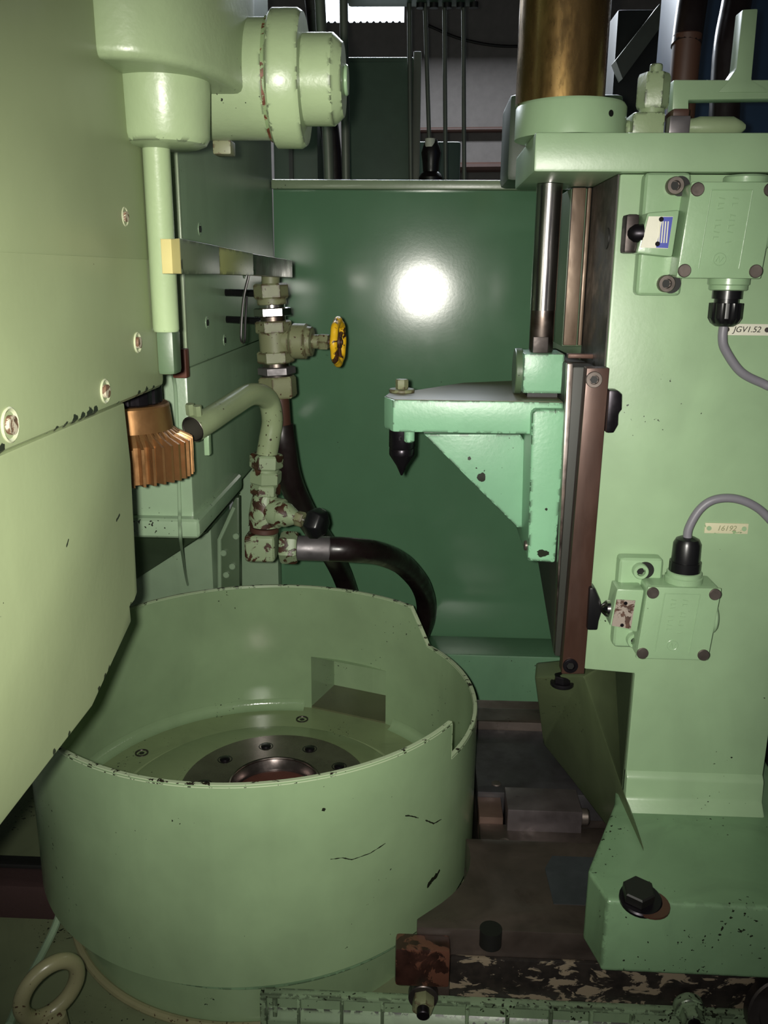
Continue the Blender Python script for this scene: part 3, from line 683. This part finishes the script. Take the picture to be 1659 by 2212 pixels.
# ways on the left side face
M_oily = metal('oily_side', (66, 62, 56), .45, met=.2, stain=(40, 38, 34), amt=.8)
MB().box(.1895, .1912, .953, 1.10, -.44, .0975).build('oily_side', M_oily, ts)
fx = at(1228, 500, Y=1.1).x
MB().box(fx, .1915, 1.10, 1.42, -.085, .0975).build('way_flange', M_dark, ts, .002)
gm = at(1262, 500, Y=1.095).x
M_waystrip = metal('way_brown_strip', (118, 100, 84), .4, met=.4, stain=(76, 58, 44), amt=.9, stretch=(1, 1, .4), scale=22)
for x0, x1 in ((fx+.001, gm-.001), (gm+.001, .1885)):
    MB().box(x0, x1, 1.093, 1.101, -.083, .0975).build('way_strip', M_waystrip if True else metal('way_brown', (118, 100, 84), .4, met=.4, stain=(76, 58, 44), amt=.9, stretch=(1, 1, .4), scale=22), ts, .0012)
MB().box(fx-.004, .1905, 1.02, 1.032, -.092, -.087).build('wiper_strip', M_rust, ts, .001)
for px, py in ((1312, 515),):
    q = at(px, py, X=.1895); MB().cyl(q-Vector((.001, 0, 0)), (1, 0, 0), .011, .0018, 24).build('side_hole', M_hole, ts)
# foot bolt
fb = thing('foot_bolt', at(1385, 1940, Z=-.615), 'black greasy hold down bolt on the tailstock foot', 'bolt')
q = at(1383, 1945, Z=-.6165)
MB().cyl(q-Vector((0, 0, .0015)), (0, -.2, 1), .0215, .006, 28, .0015).build('washer', M_blacksteel, fb)
MB().hexa(q+Vector((-.003, 0, .004)), (0, -.2, 1), .0165, .013).build('head', M_hole, fb)
st_ = MB().cyl(q+Vector((.009, -.006, -.0005)), (0, -.1, 1), .019, .0022, 24).build('grease_ring', M_brown, fb)

# top plate, bearing disc, cylinder, rod
tpz0, tpz1 = .0985, .1353
pt = thing('top_plate', (.3, 1.04, tpz0), 'thick green top plate overhanging the tailstock column', 'plate')
MB().prism([(.1035, .94, tpz0), (.52, .94, tpz0), (.52, 1.135, tpz0), (.1035, 1.135, tpz0)], (0, 0, tpz1-tpz0)).build('plate', M_col, pt, .003)
ra, rb = at(1088, 398, Y=1.55), at(1300, 215, Y=1.55)
rk = MB().box(ra.x, .30, 1.50, 1.640, ra.z, rb.z).build('rear_block', paint('rear_paint', (62, 80, 60), .45), None, .01)
tag(rk, 'dark green block standing at the panel top behind the top plate', 'block')
dc = MB().lathe((.1455, 1.0, tpz1+.0004), (0, 0, 1), [(0, .0568), (.030, .0568), (.0335, .0545), (.0338, .04)], 72).build('bearing_disc', M_col)
tag(dc, 'thick round green disc seated on the top plate under the cylinder', 'disc')
q = at(1325, 247, Y=.96)
oh = MB().cyl((.1455+.0568*math.sin(.62)-.0006, 1.0-.0568*math.cos(.62)+.0006, q.z), (math.sin(.62), -math.cos(.62), 0), .0032, .0012, 16).build('oil_hole', M_hole, dc)
hc = MB().lathe((.1335, 1.0, tpz1+.034), (0, 0, 1), [(0, .0455), (.30, .0455), (.302, .04)], 64).build('hydraulic_cylinder', M_cyl)
tag(hc, 'thick yellowish chromed hydraulic cylinder rising from the disc', 'cylinder')
pr_ = thing('piston_rod', (.1355, 1.06, -.088), 'bright polished piston rod below the top plate', 'rod')
MB().lathe((.1355, 1.06, -.0885), (0, 0, 1), [(0, .0130), (.002, .0141), (.048, .0141)], 40).build('rod_end', M_ground, pr_)
MB().lathe((.1355, 1.06, -.0405), (0, 0, 1), [(0, .0145), (.1385, .0145)], 40).build('polished_rod', M_steel, pr_)
MB().box(.1245, .142, 1.0452, 1.051, -.0885, -.070).build('spanner_flat', M_dsteel, pr_, .001)

# slide on the side ways with gib bar
sl = thing('tailstock_slide', (.17, 1.1, -.44), 'dark steel slide with a brown oiled front bar on the column side', 'slide')
MB().prism([(.1575, .955, -.095), (.1575, 1.26, -.10), (.1575, 1.29, -.33), (.1575, .972, -.43), (.1575, .955, -.43)], (.026, 0, 0)).build('slide_body', plain('oily_slide', (44, 46, 40), .55), sl, .002)
MB().prism([at(1268, 795, Y=.935), at(1317, 795, Y=.935), at(1262, 1456, Y=.935), at(1213, 1456, Y=.935)], (0, .0205, 0)).build('front_bar', M_rust, sl, .0012)
for px, py in ((1283, 820), (1232, 1438)):
    q = at(px, py, Y=.934)
    s_ = MB().lathe(q+Vector((0, .002, 0)), (0, -1, 0), [(0, .0085), (.0036, .0085), (.004, .008), (.004, .005), (.0015, .0045)], 28).build('bar_screw', M_bolt if py < 1000 else M_blacksteel, sl)
    MB().cyl(q, (0, -1, 0), .0043, .0012, 6).build('socket', M_hole, s_)
MB().prism([at(1226, 786, Y=.958), at(1238, 786, Y=.958), at(1206, 1412, Y=.958), at(1197, 1412, Y=.958)], (0, .012, 0)).build('bright_strip', M_ground, sl, .0008)
# trip dogs
for nm, pts, lb_ in (('trip_dog', [(1316, 843), (1335, 843), (1345, 852), (1344, 885), (1337, 893), (1336, 918), (1326, 936), (1309, 936)], 'black trip dog bolted behind the top of the brown bar'),
                     ('trip_dog', [(1274, 1270), (1286, 1270), (1297, 1296), (1302, 1316), (1294, 1342), (1291, 1362), (1268, 1362)], 'black pointed trip dog pressing the lower switch plunger')):
    o = MB().prism([at(x, y, Y=.928) for x, y in pts], (0, .018, 0)).build(nm, M_blacksteel if pts[0][1] < 1000 else M_black, None, .0025)
    tag(o, lb_, 'trip dog')

# arm with live centre
am = thing('centre_arm', (.05, 1.05, -.18), 'mint green welded arm with gusset holding the dead centre', 'arm')
za = -.1395; zb = -.1765
pl = [(-.036, 1.0, za), (.116, 1.0, za), (.157, .998, za), (.157, 1.22, za), (.05, 1.172, za), (-.01, 1.092, za), (-.044, 1.062, za), (-.048, 1.03, za)]
MB().prism(pl, (0, 0, zb-za)).build('top_plate', M_arm, am, .0025)
MB().prism([(x*.985+.001, y+(.002 if y < 1.01 else -.002), za) for x, y, _ in pl], (0, 0, .0005)).build('oily_top', plain('oil_film', (104, 98, 72), .4), am)
gs = [at(915, 938, Y=1.06), at(1125, 938, Y=1.06), at(1137, 960, Y=1.06), at(1138, 1140, Y=1.06), at(1117, 1140, Y=1.06)]
M_gus = paint('gusset_paint', (132, 180, 146), .36, chips=.81, edge=.6, grime=.25, orange=.3, spots=((at(1040, 1031, Y=1.06), .0055, .5), (at(1014, 990, Y=1.06), .0022, .5)))
MB().prism(gs, (0, .018, 0)).build('gusset', M_gus, am, .002)
M_vp = paint('upright_paint', (134, 186, 148), .36, chips=.80, edge=.55, grime=.3, orange=.35, spots=((at(1172, 1195, Y=.985), .007, .5, (1, 1, 1.6)), (at(1180, 1100, Y=.985), .0016, .5)))
MB().prism([at(1157, 885, Y=.985), at(1226, 885, Y=.985), at(1199, 1216, Y=.985), at(1140, 1212, Y=.985), at(1149, 893, Y=.985)], (0, .16, 0)).build('upright', M_vp, am, .004, 3)
MB().box(.1135, .1595, 1.03, 1.095, -.1335, -.0885).build('rod_block', M_arm, am, .0012)
MB().box(.120, .155, 1.04, 1.09, -.142, -.132).build('block_shim', M_hole, am)
MB().cyl((.106, 1.068, -.112), (1, 0, 0), .027, .009, 28, .001).build('block_nut', M_dark, am)
MB().cyl(at(1132, 1178, Y=1.0), (1, 0, 0), .006, .01, 18, .001).build('arm_bolt', M_bolt, am)
q = at(868, 846, Z=za+.001)
cl = MB().cyl(q+Vector((0, 0, -.001)), (0, 0, 1), .0155, .0045, 28, .001).build('clamp_washer', M_valve, am)
MB().hexa(q+Vector((0, 0, .003)), (0, 0, 1), .0078, .012, .4).build('clamp_bolt', M_valve, cl)
ct = thing('dead_centre', at(869, 1020, Y=1.05), 'dark steel dead centre with pointed tip under the mint arm', 'centre')
cx = at(868, 985, Y=1.05)
MB().lathe((cx.x, cx.y, -.2385), (0, 0, 1), [(0, .0012), (.012, .0065), (.0255, .0152), (.027, .0155), (.033, .0155), (.034, .0150), (.036, .0158), (.062, .0158)], 40).build('point', M_blacksteel, ct)
MB().tube([at(864, 951, Y=1.0345), at(864, 944, Y=1.0345)], .002, 8, smooth=False).build('pin', M_steel, ct)
o = MB().cyl(at(884, 955, Y=1.022), (0, 0, 1), .0062, .018, 20, .0015).build('grease_nipple', M_arm, am)

# ------------------------------------------------------------------ limit switches
def limit_switch(fx0, fx1, fz0, fz1, up, label, worn):
    yf = .898
    t = thing('limit_switch', ((fx0+fx1)/2, CY, fz0), label, 'limit switch', None)
    W = fx1-fx0; Hh = fz1-fz0
    lean = -.006 if not up else -.006
    def P(u, v, y): return Vector((fx0+u*W+(v-.5)*.006, y, fz0+v*Hh))
    MB().prism([P(0, 0, yf+.004), P(1, 0, yf+.004), P(1, 1, yf+.004), P(0, 1, yf+.004)], (0, .042, 0)).build('body', M_sw, t, .005, 3)
    cvr = MB().prism([P(-.005, -.005, yf), P(1.005, -.005, yf), P(1.005, 1.005, yf), P(-.005, 1.005, yf)], (0, .005, 0)).build('cover', M_sw, t, .002)
    # raised frame and embossed marks on the cover
    fr = MB()
    for a_, b_ in (((.24, .10), (.24, .92)), ((.72, .10), (.72, .92)), ((.24, .92), (.72, .92))):
        fr.tube([P(*a_, yf), P(*b_, yf)], .0007, 8, smooth=False)
    fr.build('raised_frame', M_sw, cvr)
    mk = MB()
    for u in (.38, .54):
        for k in range(9):
            v = .84-.058*k
            if (k*7+int(u*10)) % 5 == 4: continue
            mk.tube([P(u-.035, v, yf), P(u+.035, v+.012*((k % 3)-1), yf)], .0006, 6, smooth=False)
            if k % 2: mk.tube([P(u-.03, v, yf), P(u-.03, v-.03, yf)], .0006, 6, smooth=False)
    mk.build('embossed_lettering', M_sw, cvr)
    lc_ = P(.47, .2, yf); lg_ = MB()
    lg_.tube([lc_+Vector((math.cos(a)*.0058, 0, math.sin(a)*.0058)) for a in [2*math.pi*k/24 for k in range(24)]], .0006, 6, closed=True, smooth=False)
    lg_.tube([lc_+Vector(v) for v in ((-.0035, 0, -.002), (-.001, 0, .003), (.0005, 0, -.003), (.0035, 0, .002))], .0006, 6, smooth=False)
    lg_.build('embossed_emblem', M_sw, cvr)
    for u, v in ((.075, .075), (.925, .075), (.075, .925), (.925, .925)):
        s_ = MB().cyl(P(u, v, yf+.001), (0, -1, 0), .0064, .0028, 20, .0007).build('cover_screw', M_bolt, cvr)
    # mounting plate with two slotted ears
    bx0 = fx0-.034 if not up else fx0-.022
    zt = fz1+.012 if not up else fz1+.022; zb_ = fz0-.018 if not up else fz0-.002
    bw = .045 if not up else .048
    MB().box(bx0, bx0+bw, .929, CY, zb_, zt).build('mounting_plate', M_sw, t, .006, 3)
    for zc in (zt-.013, zb_+.012):
        c = Vector((bx0+.028, .9285, zc)) if not up else Vector((bx0+.022, .9285, zc))
        rs = MB().cyl(c+Vector((.006, 0, 0)), (0, -1, 0), .0095, .0012, 22).build('slot', M_hole, t)
        b_ = MB().lathe(c, (0, -1, 0), [(0, .0085), (.007, .0085), (.008, .0078), (.008, .0048), (.003, .0045)], 24).build('mounting_bolt', M_bolt if not up else M_sw, t)
        MB().cyl(c, (0, -1, 0), .0044, .004, 6).build('socket', M_hole, b_)
    # plunger head
    if not up:
        hp = [P(-.50, .26, .908), P(-.07, .22, .905), P(-.07, .72, .905), P(-.44, .69, .908)]
    else:
        hp = [P(-.41, .40, .908), P(-.02, .33, .905), P(-.02, .93, .905), P(-.39, .92, .908)]
    hdo = MB().prism(hp, (0, .03, 0)).build('plunger_head', M_sw, t, .0022)
    if not up:
        lb_ = MB().prism([P(-.465, .32, .9062), P(-.14, .31, .9042), P(-.14, .65, .9042), P(-.425, .65, .9058)], (0, .003, 0)).build('type_label', M_white, hdo)
        MB().prism([P(-.285, .32, .9050), P(-.142, .315, .9040), P(-.142, .645, .9040), P(-.255, .645, .9048)], (0, .002, 0)).build('blue_band', plain('label_blue', (52, 66, 170), .35), lb_)
        tx = MB()
        for k in range(4):
            a_ = P(-.262+.03*k, .37, .9043-.0001*k); tx.box(a_.x-.0006, a_.x+.0006, a_.y, a_.y+.001, a_.z, a_.z+.020)
        tx.build('label_lines', M_white, lb_)
        for v in (.62, .36): MB().cyl(P(-.275, v, .9052), (0, -1, 0), .0023, .0018, 12, .0006).build('rivet', M_blacksteel, hdo)
        MB().box(P(-.62, 0, 0).x, P(-.46, 0, 0).x, .913, .935, P(0, .26, 0).z, P(0, .68, 0).z).build('plunger_yoke', M_dsteel, t, .003)
        MB().lathe(P(-.45, .475, .914), (-1, 0, 0), [(0, .009), (.008, .0085), (.013, .005), (.0145, .002)], 24).build('plunger', M_blacksteel, t)
    else:
        MB().prism([P(-.385, .41, .9068), P(-.12, .38, .9048), P(-.12, .78, .9048), P(-.375, .78, .9068)], (0, .003, 0)).build('type_label', flaky('worn_label', (150, 138, 128), (92, 66, 54), .48, 70, .5), hdo)
        for v in (.74, .43): MB().cyl(P(-.25, v, .9056), (0, -1, 0), .002, .0018, 12, .0006).build('rivet', M_blacksteel, hdo)
        MB().lathe(P(-.39, .56, .926), (-1, 0, 0), [(0, .010), (.004, .0095), (.0086, .005), (.0098, .002)], 24).build('plunger', M_steel, t)
    # threaded bosses and cable gland
    sgn = 1 if up else -1
    zg = fz1 if up else fz0
    gx = (.2998 if not up else fx0+W*.60)
    other = fz0 if up else fz1
    MB().cyl((gx+.006, .921, other-sgn*-.001), (0, 0, -sgn), .021 if not up else .017, .009 if not up else .004, 32, .002).build('blind_plug', M_sw, t)
    MB().lathe((gx, .921, zg-sgn*.002), (0, 0, sgn), [(0, .020), (.008, .020), (.009, .0185), (.013, .0185), (.014, .017)], 36).build('gland_seat', M_sw, t)
    MB().cyl((fx1-.002, .921, fz0+Hh*.5), (1, 0, 0), .017, .009, 28, .002).build('side_plug', M_sw, t)
    g0 = Vector((gx, .921, zg+sgn*.011)); V = []; n = 60; m_ = MB()
    pf = [(0, .0145), (.009, .0145), (.0092, .012), (.013, .012), (.0132, .0165), (.028, .0165), (.033, .0135), (.036, .009)] if not up else [(0, .0165), (.012, .0165), (.0122, .0150), (.032, .0145), (.037, .012), (.039, .008)]
    for h, r in pf:
        for k in range(n):
            a = 2*math.pi*k/n; rr = r-(.0011 if (k % 5 < 2 and .0132 <= h <= .028) else 0)
            V.append(g0+Vector((rr*math.cos(a), rr*math.sin(a), sgn*h)))
    m_.add(V, [(j*n+k, j*n+(k+1) % n, (j+1)*n+(k+1) % n, (j+1)*n+k) for j in range(len(pf)-1) for k in range(n)]+[tuple(range(n)), tuple(range((len(pf)-1)*n, len(pf)*n))])
    m_.build('cable_gland', M_black, t, ang=30)
    return g0+Vector((0, 0, sgn*pf[-1][0]))
e1 = limit_switch(.2455, .3255, -.002, .0855, False, 'green limit switch with a blue and white label and cable gland below', False)
e2 = limit_switch(.2395, .3165, -.404, -.3215, True, 'green limit switch with a worn label and cable gland on top', True)
c1 = MB().tube([e1+Vector((0, 0, .006)), e1-Vector((0, 0, .012)), at(1568, 758, Y=.922), at(1600, 803, Y=.923), at(1645, 827, Y=.925), at(1680, 838, Y=.925), (.425, .935, at(1720, 850, Y=.93).z), (.4295, .975, at(1720, 865, Y=.93).z), (.417, 1.02, at(1720, 880, Y=.93).z)], .0046, 14, 8).build('switch_cable', M_cable)
tag(c1, 'grey cable hanging from the switch with the blue label', 'cable')
c2 = MB().tube([e2-Vector((0, 0, .006)), e2+Vector((0, 0, .010)), at(1512, 1100, Y=.921), at(1545, 1079, Y=.92), at(1592, 1078, Y=.92), at(1640, 1100, Y=.922), at(1690, 1150, Y=.925), (.427, .95, at(1720, 1200, Y=.93).z), (.4255, 1.0, at(1720, 1230, Y=.93).z), (.414, 1.03, at(1720, 1240, Y=.93).z)], .0046, 14, 8).build('switch_cable', M_cable)
tag(c2, 'grey cable arching up from the lower limit switch', 'cable')

# engraved name plates
def text_mesh(body, size, loc, parent, mat, shear=0.0, depth=.0003):
    cu = bpy.data.curves.new('lettering', 'FONT'); cu.body = body; cu.size = size; cu.extrude = depth; cu.shear = shear
    cu.align_x = 'CENTER'; cu.align_y = 'CENTER'
    ob = bpy.data.objects.new('tmp', cu); COL.objects.link(ob)
    bpy.context.view_layer.update()
    me = bpy.data.meshes.new_from_object(ob.evaluated_get(bpy.context.evaluated_depsgraph_get()))
    bpy.data.objects.remove(ob)
    me.transform(Matrix.Translation(Vector(loc)+Vector((0, 0, H))) @ Matrix.Rotation(math.pi/2, 4, 'X'))
    me.materials.clear(); me.materials.append(mat)
    o = bpy.data.objects.new('lettering', me); COL.objects.link(o); o.parent = parent; o.location = -parent.location
def name_plate(px0, px1, py0, py1, body, label, mat, ink):
    a = at(px0, py0, Y=CY); b = at(px1, py1, Y=CY); c = (a+b)/2
    t = thing('name_plate', (c.x, CY, b.z), label, 'name plate')
    MB().box(a.x, b.x, CY-.0012, CY+.001, b.z, a.z).build('plate', mat, t, .0004)
    for x in (a.x+.0045, b.x-.0045):
        MB().cyl((x, CY-.001, c.z), (0, -1, 0), .0026, .0012, 14).build('pin', M_dsteel if ink is M_ink else M_col, t)
    text_mesh(body, (a.z-b.z)*.72, (c.x, CY-.0013, c.z), t, ink, .25)
name_plate(1561, 1664, 699, 725, 'JGV1.52', 'white engraved name plate beside the grey hanging cable', M_white, M_ink)
name_plate(1523, 1614, 1129, 1153, '16192', 'painted over cream name plate beside the arching cable', flaky('painted_plate', (206, 202, 170), (150, 178, 134), .40, 60, .4, bump=.1), plain('faint_ink', (150, 152, 120), .5))

# ------------------------------------------------------------------ fittings on the top plate
bo = thing('banjo_fitting', at(1400, 280, Y=1.0), 'green hydraulic banjo fitting on the top plate beside the disc', 'fitting')
q = at(1400, 262, Y=1.0)
MB().box(q.x-.019, q.x+.0142, .985, 1.03, tpz1, tpz1+.026).build('block', M_cast, bo, .004)
MB().cyl((.2015, 1.005, tpz1+.012), (1, 0, 0), .009, q.x+.0142-.2015, 20, .001).build('plug', M_cast, bo)
MB().cyl((q.x+.004, 1.005, tpz1+.025), (0, 0, 1), .013, .01, 24).build('neck', M_cast, bo)
MB().hexa((q.x+.004, 1.005, tpz1+.031), (0, 0, 1), .0165, .034, .35).build('nut', M_cast, bo)
MB().cyl((q.x+.005, 1.005, tpz1+.064), (0, 0, 1), .0065, .01, 18, .001).build('cap', M_cast, bo)
tf = thing('tube_fitting', at(1470, 280, Y=.98), 'steel nut and fat green tube lying on the top plate', 'fitting')
q = at(1466, 264, Y=.98)
MB().box(q.x-.0115, q.x+.0095, .97, .99, tpz1, tpz1+.020).build('steel_nut', M_ferr, tf, .002)
MB().lathe((q.x+.009, .981, tpz1+.0105), (1, 0, 0), [(0, .008), (.006, .0085), (.012, .0102), (.045, .0102), (.054, .006), (.058, .003)], 24).build('tube', M_cast, tf)
MB().box(q.x-.0085, q.x+.008, .972, 1.012, tpz1+.0195, tpz1+.0268).build('neck', M_brown, tf, .002)
sbk = thing('support_bracket', at(1560, 200, Y=1.06), 'green welded T bracket above the top plate', 'bracket')
yb = 1.0
def bp(l): return [at(x, y, Y=yb) for x, y in l]
MB().prism(bp([(1455, 172), (1800, 172), (1800, 212), (1488, 216), (1488, 246), (1452, 246)]), (0, .02, 0)).build('lower_bar', M_col, sbk, .002)
yb = .999
MB().prism(bp([(1604, 20), (1638, 18), (1624, 172), (1655, 190), (1660, 200), (1550, 200), (1572, 176), (1590, 150)]), (0, .022, 0)).build('upright', M_col, sbk, .002)
hh = thing('hydraulic_hose', at(1480, 170, Y=1.08), 'black hydraulic hose with brown ferrule behind the T bracket', 'hose')
MB().cyl((.2816, 1.09, tpz1-.0005), (0, 0, 1), .0155, .1225, 24, .001).build('ferrule', M_brown, hh)
MB().tube([at(1482, 100, Y=1.09), at(1490, 40, Y=1.1), at(1505, -60, Y=1.12), at(1520, -200, Y=1.15)], .0165, 16, 6).build('rubber_tube', M_rubber, hh)
o = MB().tube([(.3395, 1.112, tpz1), at(1568, 180, Y=1.13), at(1575, 90, Y=1.14), at(1592, 0, Y=1.16), at(1610, -120, Y=1.18)], .017, 16, 6).build('second_hose', M_rubber)
tag(o, 'black hose rising just left of the bracket upright', 'hose')
bb = MB().box(.50, .9, 1.9, 2.2, -1.35, .75).build('blue_cabinet', M_blue, None, .02)
tag(bb, 'dark blue glossy housing seen behind the T bracket', 'housing')

# ------------------------------------------------------------------ workshop background
def bgbox(name, pts, Y, depth, mat, label, cat, group=None):
    a = at(*pts[0], Y=Y); b = at(*pts[1], Y=Y); b.z = max(b.z, -1.35)
    t = thing(name, ((a.x+b.x)/2, Y, min(a.z, b.z)), label, cat, group)
    MB().box(a.x, b.x, Y, Y+depth, min(a.z, b.z), max(a.z, b.z)).build('body', mat, t, .01)
    return t, a, b
t, a, b = bgbox('control_cabinet', ((742, 122), (876, 1500)), 2.7, .4, M_cab, 'dark green control cabinet standing behind the panel', 'cabinet')
MB().box(a.x+.01, b.x-.012, 2.69, 2.70, b.z, a.z-.015).build('door', M_cab, t, .004)
MB().box(b.x-.006, b.x+.016, 2.685, 2.72, b.z, a.z+.01).build('corner_trim', M_bgpipe, t, .003)
t, a, b = bgbox('grey_cabinet', ((588, 250), (702, 1700)), 2.3, .3, plain('cab2', (76, 88, 78), .5), 'grey green cabinet below the round flange', 'cabinet')
MB().box(a.x+.04, a.x+.05, 2.29, 2.3, b.z, a.z-.01).build('door_seam', M_hole, t)
t, a, b = bgbox('terminal_box', ((892, 305), (965, 1370)), 3.2, .25, plain('cab3', (66, 84, 74), .5), 'low green box behind the vertical conduits', 'box')
t, a, b = bgbox('overhead_duct', ((745, -110), (1030, -8)), 2.6, .1, M_cab, 'green overhead duct from which the conduits drop', 'duct')
for k in range(5):
    x = a.x+.20+.036*k
    MB().cyl((x, 2.66, a.z*0+b.z-.012), (0, 0, 1), .012, .014, 14).build('duct_gland', M_hole, t)
for px0, px1, r in ((884, 888, 5.5), (918, 927, 5), (960, 963, 5), (1001, 1003, 5)):
    q0 = at(px0, 8, Y=2.66); q1 = at(px1, 430 if px0 != 918 else 300, Y=2.66)
    o = MB().tube([q0, q1], r*2.66/1900*.85, 12, smooth=False).build('conduit', M_bgpipe)
    tag(o, {884: 'vertical conduit at the edge of the green cabinet', 918: 'conduit ending in a dark plug connector', 960: 'straight vertical conduit right of the plug connector', 1001: 'vertical conduit furthest from the green cabinet'}[px0], 'conduit', 'conduits dropping from the duct')
pk = thing('plug_connector', at(930, 390, Y=2.65), 'dark round plug connector with white ring on a conduit', 'connector')
q = at(929, 305, Y=2.65)
MB().lathe(at(930, 400, Y=2.65), (0, 0, 1), [(0, .03), (.02, .034), (.03, .028), (.035, .022), (.06, .024), (.085, .028), (.105, .022), (.12, .016)], 24).build('shell', M_rubber, pk)
MB().cyl(at(929, 318, Y=2.64), (0, 0, 1), .0145, .022, 20).build('collar', M_white, pk)
for k, (x0, y0, x1, y1, Y, r, mt, lb_) in enumerate(((690, -20, 712, 420, 2.0, .011, M_bgpipe, 'pale slanting conduit left of the dark cable'), (677, -20, 722, 420, 2.1, .021, M_rubber, 'dark thick cable leaning behind the flange'), (742, -20, 748, 420, 2.05, .009, M_bgpipe, 'thin pale conduit beside the cabinet edge'))):
    o = MB().tube([at(x0, y0, Y=Y), at((x0+x1)/2, (y0+y1)/2, Y=Y), at(x1, y1, Y=Y), Vector((at(x1, y1, Y=Y).x+.01, Y, -.6)), Vector((at(x1, y1, Y=Y).x+.01, Y, -1.35))], r, 12, 4).build('conduit' if mt is M_bgpipe else 'thick_cable', mt)
    tag(o, lb_, 'conduit' if mt is M_bgpipe else 'cable')
for py, r, nm, lb_ in ((282, .022, 'wall_pipe', 'thin dark pipe running along the far wall'), (363, .04, 'wall_rail', 'dark brown rail along the far wall above the panel')):
    o = MB().tube([at(880, py, Y=5.501-r*.7), at(1200, py-3, Y=5.501-r*.7), at(1700, py-6, Y=5.501-r*.7)], r*.7, 10, 2).build(nm, M_brown)
    tag(o, lb_, 'pipe' if 'pipe' in nm else 'rail')
cw = MB().tube([at(925, 55, Y=5.493), at(1000, 85, Y=5.493), at(1100, 100, Y=5.493), at(1250, 90, Y=5.493)], .008, 8, 8).build('wall_cable', M_rubber)
tag(cw, 'thin black cable sagging across the far wall', 'cable')
db = MB().prism([at(1330, 130, Y=3.52), at(1425, 8, Y=3.52), at(1455, 20, Y=3.52), at(1345, 170, Y=3.52)], (0, .0805, 0)).build('diagonal_beam', M_bgpipe)
tag(db, 'grey diagonal beam in the dark behind the cylinder', 'beam')
db = MB().box(*(lambda a, b: (a.x, b.x, 3.6, 3.8, max(b.z, -1.35), a.z))(at(1335, 20, Y=3.6), at(1456, 1300, Y=3.6))).build('dark_machine', plain('dark_mach', (44, 46, 44), .5), None, .01)
tag(db, 'dark machine housing standing behind the cylinder', 'machine')
